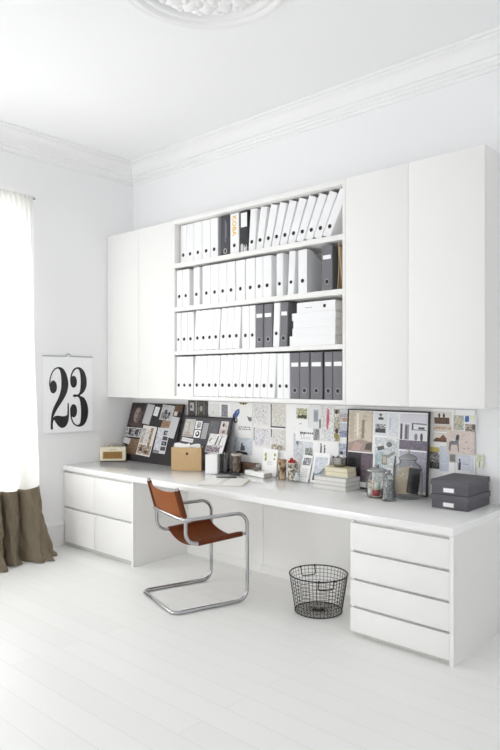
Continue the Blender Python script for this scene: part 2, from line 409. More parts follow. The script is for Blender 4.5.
# ---------------------------------------------------------------- binders
BMESH = {}
def binder_parts(w, h, kind, zc):
    key = (round(w, 3), round(h, 3), kind, zc)
    if key in BMESH: return BMESH[key]
    c = {'white': M_BW, 'grey': M_BG, 'charcoal': M_BD, 'dark': M_BB, 'text': M_BW, 'file': M_BW, 'thin': M_BW}[kind]
    d = .255; parts = []
    def mk(name, b, m, ang=35):
        me = D.meshes.new(name); b.bm.to_mesh(me); b.bm.free()
        for q in (m if isinstance(m, list) else [m]): me.materials.append(q)
        me.shade_smooth(); me.set_sharp_from_angle(angle=R(ang)); parts.append((name, me))
    b = MB(); T = .003
    if kind == 'file':                    # magazine file with its top cut down towards the back
        sect = [(0, 0), (d, 0), (d, h * .55), (d * .55, h * .86), (d * .3, h * .97), (d * .12, h), (0, h)]
        My = Matrix(((0, 0, 1, -w), (1, 0, 0, 0), (0, 1, 0, 0), (0, 0, 0, 1)))
        b.prism(sect, T, M=My); b.prism(sect, T, M=Matrix.Translation((w - T, 0, 0)) @ My)
        b.box(-w + T, 0, 0, -T, T, h); b.box(-w + T, T, 0, -T, d, T); b.box(-w + T, d - T, T, -T, d, h * .55)
    else:
        # rounded spine and two covers
        prof = []
        for k in range(7):
            a = PI / 2 * k / 6; prof.append((-w + .008 * (1 - math.sin(a)) , .008 * (1 - math.cos(a))) if False else (-w + .006 * (1 - math.cos(a)), .006 * (1 - math.sin(a))))
        outer = prof + [(-x - w, y) for x, y in prof[::-1]]
        outer = [(-w, d)] + outer + [(0, d)]
        inner = [(-T, d), (-T, .008), (-w + T, .008), (-w + T, d)]
        b.prism(outer + inner, h)
    mk('cover', b, c)
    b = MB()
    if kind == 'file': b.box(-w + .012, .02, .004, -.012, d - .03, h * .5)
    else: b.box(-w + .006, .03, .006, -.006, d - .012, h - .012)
    mk('page_block', b, mat('shaded_binder_contents', (150, 148, 145), .8))  # paper greyed: the shade in the gaps above the binders is in this colour
    r = min(.0150, w * .22)
    Mh = Matrix.Translation((-w / 2, -.0004, zc)) @ Matrix.Rotation(PI / 2, 4, 'X')
    if kind not in ('dark', 'charcoal'):
        b = MB(); b.lathe([(0, .0), (r, .0), (r, .0012), (r * 1.28, .0012), (r * 1.3, -.001)], 20, 0, M=Mh)
        b.bm.faces.ensure_lookup_table()
        for f in b.bm.faces:
            cx = sum((v.co - Vector((-w / 2, 0, zc))).length for v in f.verts) / len(f.verts)
            f.material_index = 1 if cx > r * 1.05 else 0
        mk('finger_hole', b, [M_HOLE, M_STEEL if kind == 'grey' else c])
    if kind == 'grey':
        b = MB(); b.box(-w * .88, -.0022, h * .70, -w * .12, -.0002, h * .79, bev=.0006, seg=1); mk('spine_label', b, M_LABEL)
    if kind == 'dark':
        b = MB(); b.box(-w * .86, -.0022, h * .62, -w * .14, -.0002, h * .96, bev=.0006, seg=1); mk('spine_label', b, M_LABEL)
        b = MB(); rq = random.Random(5)
        for k in range(9):
            x = -w * .88 + w * .09 * k; b.box(x, -.0016, .01, x + w * rq.uniform(.02, .07), -.0002, .03 + rq.uniform(.01, .05))
        mk('spine_print', b, M_LABEL)
    if kind == 'charcoal':
        b = MB(); b.box(-w * .52, -.0012, h * .35, -w * .46, -.0002, h * .88); b.box(-w * .36, -.0012, h * .45, -w * .33, -.0002, h * .8)
        b.build  # faint lines of print on the spine
        mk('spine_print', b, mat('faint_grey_print', (150, 150, 165), .4))
        b = MB(); b.tube(fillet([(-w * .35, -.001, .03), (-w * .35, -.001, .055), (-w * .5, -.001, .066), (-w * .65, -.001, .055), (-w * .65, -.001, .03), (-w * .5, -.001, .024)], .004, closed=True), .0016, 6, True)
        mk('emblem', b, M_LABEL)
    BMESH[key] = parts
    return parts
ORD = ['first', 'second', 'third', 'fourth', 'fifth', 'sixth', 'seventh', 'eighth', 'ninth', 'tenth', 'eleventh', 'twelfth', 'thirteenth', 'fourteenth', 'fifteenth', 'sixteenth', 'seventeenth', 'eighteenth', 'nineteenth', 'twentieth']
def binder(x, z, y, w, h, kind, tilt, label, group, name='ring_binder', cat='binder', zc=.085):
    """x = left foot, tilt leans the top towards the right about the right foot"""
    t = thing(name, label, cat, (x + w * math.cos(R(tilt)), y, z + .0006), (0, R(tilt), 0), group)
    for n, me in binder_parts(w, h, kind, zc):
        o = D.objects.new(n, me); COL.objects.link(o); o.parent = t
    return t
SN = ['bottom shelf', 'third shelf down', 'second shelf down', 'top shelf']
def row(shelf, y, h, items):
    """items = (x, width, kind, tilt); white ones are counted from the window end"""
    z = SH[shelf]; n = {}
    for it in items:
        x, w, kind, tilt = it[:4]; h_ = it[4] if len(it) > 4 else h
        n[kind] = n.get(kind, 0) + 1; k = ORD[n[kind] - 1]; sn = SN[shelf]
        if kind in ('white',):
            lab = '%s plain white binder from the window end of the %s' % (k, sn)
        elif kind == 'thin': lab = 'thin white binder at the window end of the %s' % sn
        elif kind == 'grey': lab = '%s mid-grey binder with white spine label from the window end, %s' % (k, sn) if sum(1 for i in items if i[2] == 'grey') > 1 else 'lone mid-grey binder with white spine label on the %s' % sn
        elif kind == 'charcoal': lab = 'charcoal binder with small outlined emblem on the %s' % sn
        elif kind == 'dark': lab = 'black binder with tall white label and printed foot, %s' % sn
        elif kind == 'text': lab = 'white binder with orange lettering KOBA down its spine on the %s' % sn
        elif kind == 'file': lab = 'wide white magazine file with sloping top on the %s' % sn
        t = binder(x, z, y, w, h_, kind, tilt, lab, 'binders on the ' + sn, 'magazine_file' if kind == 'file' else 'ring_binder', 'magazine file' if kind == 'file' else 'binder', .062 if kind == 'grey' else (.092, .1, .09, .075)[shelf])
        if kind == 'text':
            cu = D.curves.new('lettering', 'FONT'); cu.body = 'KOBA'; cu.size = .058; cu.extrude = .0004; cu.align_x = 'CENTER'; cu.align_y = 'CENTER'; cu.offset = .0014; cu.space_character = 1.05
            tmp = D.objects.new('t', cu); COL.objects.link(tmp); bpy.context.view_layer.update()
            me = D.meshes.new_from_object(tmp.evaluated_get(bpy.context.evaluated_depsgraph_get())); D.objects.remove(tmp)
            me.materials.clear(); me.materials.append(mat('orange_ink', (236, 188, 62), .5)); me.name = 'lettering'
            o = D.objects.new('lettering', me); COL.objects.link(o); o.parent = t
            o.location = (-w * .52, -.0006, h * .70); o.rotation_euler = (PI / 2, PI / 2, 0)
# top shelf
r1 = [(.985, .078, 'white', 0), (1.065, .09, 'white', 0), (1.157, .098, 'white', 0), (1.258, .096, 'white', 0), (1.357, .085, 'white', 0)]
r1 += [(1.478, .096, 'charcoal', 0), (1.579, .096, 'text', 0), (1.686, .090, 'dark', 0)]
tl = [4, 9, 13, 15, 17, 19, 21, 23, 24.5, 26]
for i, a in enumerate(tl):
    piv = 1.843 + .0780 * i; w = .068; r1.append((piv - w * math.cos(R(a)), w, 'white', a, min(.338, (.334 - w * math.sin(R(a))) / math.cos(R(a)))))
row(3, -.262, .332, r1)
b = MB(); b.box(1.4465, -.258, SH[3] + .0006, 1.4715, -.02, SH[3] + .325, bev=.001, seg=1)
tag(b.build('folder', M_BG), 'thin grey folder between white binders and charcoal binder, top shelf', 'folder', 'binders on the top shelf')
# second shelf down
r2 = [(.976, .074, 'white', 0), (1.053, .085, 'white', 0), (1.188, .076, 'white', 0), (1.297, .096, 'white', 0), (1.395, .092, 'white', 0), (1.489, .088, 'white', 0),
      (1.579, .091, 'white', 0), (1.679, .094, 'white', 0), (1.781, .098, 'white', 0), (1.884, .074, 'white', 0), (1.960, .082, 'white', 0), (2.090, .062, 'white', 0),
      (2.196, .058, 'white', 3.), (2.297, .077, 'file', 0), (2.503, .090, 'grey', 0)]
row(2, -.298, .314, r2)
for i, x in enumerate((2.634, 2.648, 2.664)):
    b = MB()
    b.sheet(lambda u, v: Vector((x + .012 * math.sin(v * 2.6 + i) * (1 - .3 * u) - .004 * i * 0, -.296 + u * .23, SH[2] + .001 + v * (.318 - .012 * i))), 8, 10, .004)
    tag(b.build('folder', [mat('buff_card', (190, 172, 140), .7), mat('brown_card', (140, 116, 88), .7), mat('buff_card', (190, 172, 140), .7)][i]),
        ['buff card folder nearest the grey binder, standing on the second shelf down', 'brown card folder between two buff ones on the second shelf down', 'buff card folder against the shelf side on the second shelf down'][i], 'folder', 'card folders on the second shelf down')
# third shelf down
r3 = [(.975, .055, 'thin', 0)]
cent = [1.075, 1.158]
r3 += [(1.036, .078, 'white', 0), (1.117, .074, 'white', 0)]
for i in range(4): r3.append((1.193 + .0725 * i, .0715, 'white', 5))
for i in range(3): r3.append((1.498 - .002 + .072 * i, .071, 'white', 4.5))
r3 += [(1.742, .075, 'white', 0), (1.819 - .0, .0, 'skip', 0)]
r3 = [q for q in r3 if q[2] != 'skip']
r3 += [(1.820, .062, 'white', 0), (1.884, .078, 'grey', 0), (1.968, .083, 'grey', 0), (2.055, .062, 'white', 2.2), (2.121, .070, 'grey', 2.2)]
row(1, -.298, .327, r3)
# bottom shelf
r4 = [(.975, .070, 'white', 0), (1.047, .066, 'white', 0), (1.115, .070, 'white', 0)]
for i in range(4): r4.append((1.190 + .0735 * i, .0725, 'white', 4.5))
for i in range(5): r4.append((1.487 + .0735 * i, .0725, 'white', 5))
for i in range(3): r4.append((1.857 + .0725 * i, .0715, 'white', 4.))
r4 += [(2.098, .058, 'white', 0), (2.158, .062, 'white', 0)]
r4 += [(2.224, .085, 'grey', 0), (2.311, .086, 'grey', 0), (2.405, .106, 'grey', 0), (2.526, .070, 'grey', 0), (2.598, .086, 'grey', 0)]
row(0, -.300, .334, r4)
# the flat stack on the third shelf down
zz = SH[1] + .0006
for i, (x0, x1, y, th, hole, lab) in enumerate(((2.212, 2.612, -.292, .073, 0, 'lowest of the white folders lying flat beside grey binders'),
                                             (2.236, 2.612, -.29, .056, 0, 'second folder up in the flat white stack on the third shelf'),
                                             (2.246, 2.614, -.292, .055, 0, 'third folder up in the flat white stack on the third shelf'),
                                             (2.232, 2.614, -.29, .053, 0, 'fourth folder up in the flat white stack, under the holed one'),
                                             (2.282, 2.616, -.296, .072, 1, 'white binder with black finger hole lying on top of the flat stack'))):
    t = thing('ring_binder' if hole else 'document_folder', lab, 'binder' if hole else 'folder', ((x0 + x1) / 2, y + .12, zz), (0, 0, 0), 'flat stack on the third shelf down')
    hw = (x1 - x0) / 2
    b = MB(); T = .003; b.box(-hw, -.12, 0, hw, .12, T); b.box(-hw, -.12, th - T, hw, .12, th); b.box(-hw, -.12, T, hw, -.117, th - T, bev=0); b.build('cover', M_BW, t)
    b = MB(); b.box(-hw + .008, -.116, T + .001, hw - .003, .11, th - T - .002); b.build('page_block', M_PAGES, t)
    if hole:
        b = MB(); b.lathe([(0, 0), (.0125, 0), (.0128, -.001)], 20, M=Matrix.Translation((hw - .09, -.1206, th / 2)) @ Matrix.Rotation(PI / 2, 4, 'X')); b.build('finger_hole', M_HOLE, t)
        b = MB()
        for k in range(5): b.box(-hw + .075 + k * .013, -.1206, th * .42, -hw + .084 + k * .013, -.1199, th * .5)
        b.build('spine_print', mat('pale_grey_ink', (170, 170, 172), .5), t)
    zz += th + .0006

# ---------------------------------------------------------------- calendar
cal = thing('wall_calendar', 'white wall calendar with big black 23 beside the curtain', 'calendar', (.0, -.744, 1.025))
# local frame: page x runs along +Y world, page y is up
MC = Matrix(((0, 0, 1, .006), (1, 0, 0, -.252), (0, 1, 0, 0), (0, 0, 0, 1)))
PWD, PHT = .505, .685
for nm, k in (('page', 0), ('page_block', 1)):
    b = MB(); b.sheet(lambda u, v: MC @ Vector((u * PWD, v * (PHT - .004 * k), -.002 * k + (.012 * (1 - v) ** 2 * (.4 + .6 * u) if k == 0 else .003 * (1 - v) ** 2))), 8, 10, .001); b.build(nm, mat('calendar_paper', (250, 250, 252), .6), cal)
def cal_uv(x, y):
    u = (x - 80) / 318. * PWD; v = (553 - y) / 483. * PHT
    return (u, v)
two = [(141, 455), (150, 447), (172, 445), (200, 450), (220, 448), (230, 436), (232, 372), (240, 372), (241, 430), (240, 460), (235, 485), (225, 508), (206, 523), (188, 522), (170, 508), (156, 487), (146, 471), (140, 482), (138, 505), (138, 528), (125, 528), (125, 490), (128, 450), (136, 412), (152, 375), (170, 340), (182, 310), (190, 280), (193, 245), (192, 205), (188, 172), (180, 153), (168, 147), (152, 156), (138, 176), (128, 205), (123, 240), (117, 262), (116, 235), (122, 200), (133, 170), (150, 147), (173, 137), (195, 141), (213, 157), (227, 185), (236, 220), (238, 252), (233, 285), (222, 315), (205, 345), (185, 375), (165, 405), (150, 432)]
three = [(250, 230), (252, 200), (260, 170), (275, 147), (298, 136), (322, 141), (342, 160), (355, 190), (361, 225), (358, 260), (348, 288), (332, 308), (314, 321), (340, 334), (357, 360), (367, 395), (369, 430), (364, 465), (352, 495), (335, 515), (308, 523), (282, 515), (263, 495), (252, 462), (249, 425), (256, 425), (260, 460), (270, 490), (286, 507), (300, 510), (312, 500), (318, 470), (320, 425), (318, 380), (312, 345), (300, 329), (284, 327), (284, 316), (300, 313), (312, 300), (318, 270), (320, 230), (318, 190), (312, 160), (300, 148), (286, 152), (271, 170), (262, 195), (258, 230)]
def bulge(p):   # follow the page's slight curl
    u, v = p[0] / PWD, p[1] / PHT
    return .012 * (1 - v) ** 2 * (.4 + .6 * u)
for shapes in ((two, circ(142, 263, 23, 41)), (three, circ(273, 231, 22, 39), circ(271, 418, 23, 43), circ(281, 321, 14, 9))):
    b = MB()
    for i, sh in enumerate(shapes):
        pts = [cal_uv(*p) for p in (smooth_poly(sh, 3) if len(sh) > 30 else sh)]
        t = bmesh.new(); vs = [t.verts.new((x, y, bulge((x, y)) + .0012 + .00015 * i)) for x, y in pts]; f = t.faces.new(vs)
        if f.normal.z < 0: f.normal_flip()
        t.faces.ensure_lookup_table(); bmesh.ops.triangulate(t, faces=t.faces); ex = bmesh.ops.extrude_face_region(t, geom=t.faces[:])
        for v in [e for e in ex['geom'] if isinstance(e, bmesh.types.BMVert)]: v.co.z -= .0005
        bmesh.ops.recalc_face_normals(t, faces=t.faces); b.add(t, 0, MC)
    b.build('numeral', M_BLACK, cal)
b = MB(); zt = PHT + .002
b.tube([MC @ Vector(p) for p in ((-.008, zt, .004), (.21, zt, .004), (.23, zt + .002, .004), (.24, zt + .018, .004), (.2525, zt + .024, .004), (.265, zt + .018, .004), (.275, zt + .002, .004), (.295, zt, .004), (PWD + .005, zt, .004))], .004, 8); b.build('hanging_rail', M_STEEL, cal)

# ---------------------------------------------------------------- curtain and its rod
b = MB(); b.tube([(.11, -2.75, 3.045), (.11, -1.150, 3.045)], .005, 10); b.lathe([(0, -.012), (.009, -.008), (.011, 0), (.009, .008), (0, .012)], 14, M=Matrix.Translation((.11, -1.142, 3.045)))
rod = tag(b.build('curtain_rod', M_STEEL), 'thin steel curtain rod above the sheer curtain', 'curtain rod')
b = MB(); b.tube(fillet([(.002, -1.155, 3.06), (.06, -1.155, 3.06), (.11, -1.155, 3.052)], .02), .004, 8); b.lathe([(0, .008), (.016, .006), (.018, 0), (0, 0)], 14, M=Matrix.Translation((.001, -1.155, 3.06)) @ Matrix.Rotation(PI / 2, 4, 'Y')); b.build('wall_bracket', M_STEEL, rod)
cur = thing('curtain', 'floor-length white sheer curtain with deep taupe linen hem', 'curtain', (.12, -1.7, 0)); CO = Vector((.12, -1.7, 0))
# plan curves (s from the free edge into the window), control points at the hem seam and on the floor
SEAM = [(.045, -1.085), (.10, -1.092), (.155, -1.125), (.175, -1.18), (.165, -1.235), (.115, -1.262), (.075, -1.275), (.12, -1.30), (.165, -1.345), (.15, -1.40), (.085, -1.425), (.13, -1.46), (.19, -1.51), (.17, -1.58), (.09, -1.62), (.13, -1.70), (.19, -1.76), (.12, -1.84), (.08, -1.9), (.17, -1.98), (.16, -2.08), (.08, -2.15), (.15, -2.25), (.18, -2.35), (.09, -2.45), (.15, -2.55), (.14, -2.65)]
FLR = [(.05, -1.045), (.14, -1.03), (.245, -1.04), (.315, -1.09), (.345, -1.17), (.30, -1.26), (.185, -1.295), (.165, -1.315), (.24, -1.36), (.275, -1.43), (.165, -1.455), (.26, -1.48), (.33, -1.53), (.30, -1.62), (.12, -1.66), (.22, -1.74), (.28, -1.80), (.18, -1.88), (.1, -1.95), (.24, -2.03), (.23, -2.13), (.1, -2.2), (.2, -2.3), (.24, -2.4), (.1, -2.5), (.2, -2.6), (.18, -2.7)]
def crv(C, s):
    n = len(C) - 1; x = min(max(s, 0), 1) * n; i = min(int(x), n - 1); t = x - i
    p0, p1, p2, p3 = C[max(i - 1, 0)], C[i], C[i + 1], C[min(i + 2, n)]
    return [.5 * (2 * p1[q] + (p2[q] - p0[q]) * t + (2 * p0[q] - 5 * p1[q] + 4 * p2[q] - p3[q]) * t * t + (3 * p1[q] - p0[q] - 3 * p2[q] + p3[q]) * t ** 3) for q in (0, 1)]
HZ = .578
def hem(u, v):
    # v = 0 at seam, 1 on floor
    a = crv(SEAM, u); c = crv(FLR, u); k = .55 * v + .45 * v ** 2.5
    z = (HZ + .03 * max(0, 1 - u * 6)) * (1 - v) + .004
    x = a[0] * (1 - k) + c[0] * k; y = a[1] * (1 - k) + c[1] * k
    ed = min(1, u * 14)
    x += (.012 * math.sin(v * 7 + u * 40) * v + .006 * math.sin(v * 15 + u * 90) * v * v) * ed
    y += .010 * math.sin(v * 6 + u * 45) * v * ed
    wr = sum(a_ * math.sin(p_ * u + q_ * v + r_) for a_, p_, q_, r_ in ((.007, 95, 9, 0), (.006, 150, -13, 1), (.004, 210, 17, 2), (.003, 320, -24, 3))) * min(1, v * 3) * min(1, u * 14)
    x += wr; y += wr * .5
    if v > .86 and u < .09: y += .065 * ((v - .86) / .14) ** 1.5 * (1 - u / .09)
    if v > .9: x += .03 * ((v - .9) / .1) ** 2 * (1 + .5 * ed * math.sin(u * 110)); z += .010 * (v - .9) / .1 * (.8 + math.sin(u * 130 + 1)) * (1 - (v - .9) / .1 * .3)
    if v > .97: z = max(z, .004)
    return Vector((x, y, max(z, .004))) - CO
def voile(u, v):
    # v = 0 at rod, 1 at seam
    c = crv(SEAM, u); yt = -1.158 - u * 1.55; xt = .118 + .005 * math.sin(u * 210)
    k = min(1, v * 1.05) ** .8; kk = 1 - (1 - k) ** 1.5
    x = xt * (1 - kk) + c[0] * kk + .006 * math.sin(u * 210) * (1 - v) * min(1, v * 8); y = yt * (1 - k) + c[1] * k
    return Vector((x, y, 3.062 + (HZ + .03 * max(0, 1 - u * 6) + .004 - 3.062) * v)) - CO
b = MB(); b.sheet(hem, 200, 44, .0015); b.build('linen_hem', M_LINEN, cur, ang=180)
def plain(name, fn, nu, nv, m):
    t = bmesh.new(); g = [[t.verts.new(fn(i / nu, j / nv)) for j in range(nv + 1)] for i in range(nu + 1)]
    for i in range(nu):
        for j in range(nv): t.faces.new((g[i][j], g[i + 1][j], g[i + 1][j + 1], g[i][j + 1]))
    q = MB(); q.add(t); return q.build(name, m, cur, ang=180)
plain('sheer_panel', voile, 260, 40, M_SHEER)
plain('gathered_header', lambda u, v: voile(u, v * .045) + Vector((.004, 0, 0)), 260, 3, M_SHEER)

# ---------------------------------------------------------------- cantilever chair
ch = thing('cantilever_chair', 'tan leather sling armchair on a bent chrome tube frame by the desk', 'chair', (1.881, -.943, 0), (0, 0, R(-17.3)))
b = MB()
path = fillet([(-.265, -.272, .0128), (.265, -.272, .0128), (.265, .275, .0128), (.265, .275, .603), (.265, -.2, .598), (-.265, -.2, .598), (-.265, .275, .603), (-.265, .275, .0128)],
              [.06, .06, .07, .085, .06, .06, .085, .07], 8, True)
b.tube(path, .0125, 14, True); b.build('frame', M_CHROME, ch, ang=60)
for sx in (-1, 1):
    x = .2400 * sx
    b = MB(); b.tube(fillet([(x, -.236, .805), (x, -.1755, .60), (x, -.170, .425), (x, .258, .456)], [0, .15, .08, 0], 10), .0122, 14)
    b.lathe([(0, .016), (.006, .016), (.009, .012), (.009, -.02), (0, -.02)], 12, M=Matrix.Translation((.252 * sx, .262, .456)) @ Matrix.Rotation(-PI / 2, 4, 'X'))
    b.build('back_post', M_CHROME, ch, ang=60)
def backp(t):      # post axis at z
    return -.1755 - (t - .60) * (.0605 / .205)
b = MB()
def bk(u, v):
    s = 2 * u - 1; e = 1 - s * s
    z0 = .612 - .012 * e; z1 = .788 - .030 * e ** .8
    z = z0 + (z1 - z0) * v
    return Vector((.238 * s, backp(z) - .034 * e * .55 - .004, z))
b.sheet(bk, 20, 10, .0035)
for sx in (-1, 1):
    b.tube([(.24 * sx, backp(z), z) for z in (.612, .65, .7, .75, .789)], .0162, 14, m=1)
    b.tube([(.218 * sx, backp(z) - .012, z) for z in (.617, .7, .782)], .0028, 6, m=1)
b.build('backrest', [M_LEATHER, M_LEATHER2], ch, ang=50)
def railz(y): return .425 + (y + .170) / .428 * .031
b = MB()
def st(u, v):
    s = 2 * u - 1; e = 1 - s * s; y = -.085 + v * .332
    return Vector((.238 * s, y + .012 * e * (v - .4), railz(y) - (.062 - .012 * abs(v - .5)) * e ** .75 + .012))
b.sheet(st, 24, 14, .004)
for sx in (-1, 1):
    b.tube([(.24 * sx, y, railz(y)) for y in (-.083, 0, .1, .2, .246)], .0166, 14, m=1)
    b.tube([(.216 * sx, y, railz(y) + .010) for y in (-.08, .08, .24)], .0028, 6, m=1)
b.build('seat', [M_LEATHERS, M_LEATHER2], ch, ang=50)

# ---------------------------------------------------------------- wire basket
bk_ = thing('wire_basket', 'round dark wire waste basket on the floor by the drawers', 'basket', (2.683, -.585, 0))
r0, r1_, hh = .152, .189, .243
b = MB()
n = 44
for k in range(n):
    a = 2 * PI * k / n; c, s_ = math.cos(a), math.sin(a); b.tube([(r0 * c, r0 * s_, .006), (r1_ * c, r1_ * s_, hh)], .0014, 5)
for k in range(1, 10):
    z = .006 + (hh - .006) * k / 10; r = r0 + (r1_ - r0) * k / 10; b.tube([(r * math.cos(2 * PI * j / 40), r * math.sin(2 * PI * j / 40), z) for j in range(40)], .0013, 5, True)
b.build('wire_sides', M_WIRE, bk_)
b = MB()
for nm, z, r, q in (('rim', hh, r1_, .0042), ('bottom_ring', .006, r0, .0036)):
    b = MB(); b.tube([(r * math.cos(2 * PI * j / 56), r * math.sin(2 * PI * j / 56), z) for j in range(56)], q, 8, True); b.build(nm, M_WIRE, bk_)
b = MB()
for k in range(28):
    a = 2 * PI * k / 28; b.tube([(.012 * math.cos(a), .012 * math.sin(a), .0065), (r0 * math.cos(a), r0 * math.sin(a), .0065)], .0013, 5)
for k in range(1, 8): b.tube([(r0 * k / 8 * math.cos(2 * PI * j / 40), r0 * k / 8 * math.sin(2 * PI * j / 40), .0065) for j in range(40)], .0013, 5, True)
b.lathe([(0, .009), (.02, .009), (.022, .006), (.02, .004), (0, .004)], 20)
b.build('base', M_WIRE, bk_)
for a in (R(132 + 18), R(-48 + 18 - 8)):
    b = MB(); c, s_ = math.cos(a), math.sin(a); tx, ty = -s_, c
    P = []
    for u, z, dr in ((-.05, hh + .004, 0), (-.05, hh - .058, -.012), (.05, hh - .058, -.012), (.05, hh + .004, 0)):
        rad = math.sqrt(max(0, r1_ ** 2 - u * u)) - .008 + dr; P.append((c * rad + tx * u, s_ * rad + ty * u, z))
    b.tube(fillet(P, .016), .0034, 8)
    for p in (P[0], P[3]): b.lathe([(.003, .006), (.006, .006), (.006, -.008), (.003, -.008)], 10, M=Matrix.Translation((p[0] * 1.02, p[1] * 1.02, hh)))
    b.build('handle', M_WIRE, bk_)

# ---------------------------------------------------------------- printed papers
ATTR = 'print'
def sheet_print(bm, cl, M, w, h, base, patches, th):
    """a thin card with printed patches; patches in unit coordinates, y up"""
    def face(pts, z, col, flip=False):
        vs = [bm.verts.new(M @ Vector(((x - .5) * w, (y - .5) * h, z))) for x, y in pts]
        f = bm.faces.new(vs if not flip else vs[::-1]); f.normal_update()
        for l in f.loops: l[cl] = (*lin(col), 1)
    q = [(0, 0), (1, 0), (1, 1), (0, 1)]
    P = [[bm.verts.new(M @ Vector(((x - .5) * w, (y - .5) * h, z))) for x, y in q] for z in (0, th)]
    fs = [bm.faces.new(P[0][::-1]), bm.faces.new(P[1])] + [bm.faces.new((P[0][i], P[0][(i + 1) % 4], P[1][(i + 1) % 4], P[1][i])) for i in range(4)]
    for f in fs:
        for l in f.loops: l[cl] = (*lin(base), 1)
    for k, p in enumerate(patches):
        z = th + .00012 * (k + 1)
        if p[0] == 'm':        # mottled block: x0,y0,x1,y1,colA,colB,nx,ny
            _, x0, y0, x1, y1, ca, cb, nx, ny = p; nx *= 2; ny *= 2; rq = random.Random(k * 31 + int(x0 * 997) + nx * 7 + ny)
            for i in range(nx):
                for j in range(ny):
                    t = rq.random() ** 1.5 * (1. if rq.random() < .92 else 1.6); c = [ca[q_] + (cb[q_] - ca[q_]) * t for q_ in range(3)]; c = [min(250, max(18, q_)) for q_ in c]
                    a, bb = x0 + (x1 - x0) * i / nx, x0 + (x1 - x0) * (i + 1) / nx; c0, d0 = y0 + (y1 - y0) * j / ny, y0 + (y1 - y0) * (j + 1) / ny
                    face([(a, c0), (bb, c0), (bb, d0), (a, d0)], z, c)
        elif p[0] == 'p': face(p[1], z, p[2])
        elif p[0] == 'e': face(circ(p[1], p[2], p[3], p[4], 18), z, p[5])
        elif p[0] == 's':      # strokes of writing: x0,y0,x1,y1,n rows,colour
            _, x0, y0, x1, y1, nr, c = p; rq = random.Random(k + nr)
            for i in range(nr):
                y = y1 - (y1 - y0) * (i + .5) / nr; hgt = (y1 - y0) / nr * .28; x = x0
                while x < x1 - .02:
                    wd = rq.uniform(.03, .12); xe = min(x + wd, x1)
                    face([(x, y - hgt), (xe, y - hgt), (xe, y + hgt), (x, y + hgt)], z, c); x = xe + .03
        else: face([(p[0], p[1]), (p[2], p[1]), (p[2], p[3]), (p[0], p[3])], z, p[4])
def plane(O, U, V):
    O, U, V = Vector(O), Vector(U).normalized(), Vector(V).normalized(); N = U.cross(V); N = N if N.y < 0 else -N
    return Matrix(((U.x, V.x, N.x, O.x), (U.y, V.y, N.y, O.y), (U.z, V.z, N.z, O.z), (0, 0, 0, 1)))
def picture(P, cu, cv, w, h, a, base, patches, label, cat='picture', group=None, name='pinned_picture', lift=.001, th=.0008):
    bm = bmesh.new(); cl = bm.loops.layers.float_color.new(ATTR)
    Mw = P @ Matrix.Translation((cu, cv, lift)) @ Matrix.Rotation(R(a), 4, 'Z')
    sheet_print(bm, cl, Matrix.Identity(4), w, h, base, patches, th)
    me = D.meshes.new(name); bm.to_mesh(me); bm.free(); me.materials.append(M_PRINT)
    o = D.objects.new(name, me); COL.objects.link(o); o.matrix_world = Mw
    return tag(o, label, cat, group)
WH = (250, 250, 250); OW = (228, 227, 224); LG = (205, 205, 207); MG = (150, 150, 154); DG = (86, 84, 88); BK = (36, 34, 36)
BR = (120, 92, 66); KR = (176, 148, 116); CRM = (226, 218, 198); OL = (132, 126, 84); BL = (60, 92, 160); PB = (196, 208, 224); PK = (206, 120, 130); RD = (170, 50, 50)
PU = (108, 98, 112); BE = (214, 204, 190)

# board A: charcoal, leaning in the corner
PA = plane((.03, -.2, WT), (1, 0, 0), (0, .165, .545))
bo = thing('mood_board', 'charcoal board of pinned pictures leaning in the corner beside the radio', 'board', (.03, -.2, WT + .001))
b = MB(); b.box(0, 0, -.012, .76, .568, 0, bev=.001, seg=1, M=Matrix.Translation((-.03, .2, -WT)) @ PA); b.build('panel', M_BOARD, bo)
GA = 'pictures on the charcoal board'
def A(cu, cv, w, h, a, base, pt, label, k=0, cat='picture'): picture(PA, cu, cv, w, h, a, base, pt, label, cat, GA, lift=.001 + .0022 * k)
A(.126, .447, .216, .225, -2, (62, 52, 50), [('m', 0, 0, 1, 1, (52, 42, 42), (86, 72, 68), 9, 9), ('e', .5, .48, .24, .36, (128, 108, 106)), ('e', .46, .5, .19, .3, (160, 140, 137)), ('p', [(.5, .2), (.68, .3), (.72, .6), (.6, .75), (.55, .5)], (104, 86, 85)), ('e', .40, .56, .05, .025, (92, 74, 72)), ('e', .57, .56, .05, .025, (70, 54, 53)), ('e', .48, .33, .08, .03, (110, 80, 79)), ('p', [(.1, .0), (.9, 0), (.72, .16), (.3, .16)], (84, 68, 66)), ('m', .2, .84, .85, 1, (40, 32, 32), (60, 48, 46), 5, 2)], 'dark portrait photo of a pale face, upper corner of the charcoal board')
A(.288, .460, .110, .196, -6, (190, 189, 190), [(.06, .04, .94, .97, (198, 197, 198))], 'blank tall grey card beside the dark portrait', 1, 'card')
A(.395, .491, .066, .088, -8, WH, [('s', .15, .2, .85, .8, 4, LG)], 'small white tag on the charcoal board', 0, 'card')
A(.549, .483, .176, .147, -4, (188, 186, 186), [('m', 0, .5, 1, 1, (205, 204, 204), (180, 178, 178), 6, 3), ('m', .1, .05, .75, .5, (60, 58, 60), (205, 204, 205), 7, 4), ('e', .4, .55, .12, .16, (74, 72, 74)), ('e', .7, .45, .09, .14, (60, 58, 60))], 'grey photo with dark figures near the top of the charcoal board', 0)
A(.573, .366, .127, .084, -9, (150, 120, 90), [('m', .05, .05, .95, .95, (164, 134, 102), (128, 98, 72), 6, 4)], 'brown card tucked beneath the grey figure photo', 1, 'card')
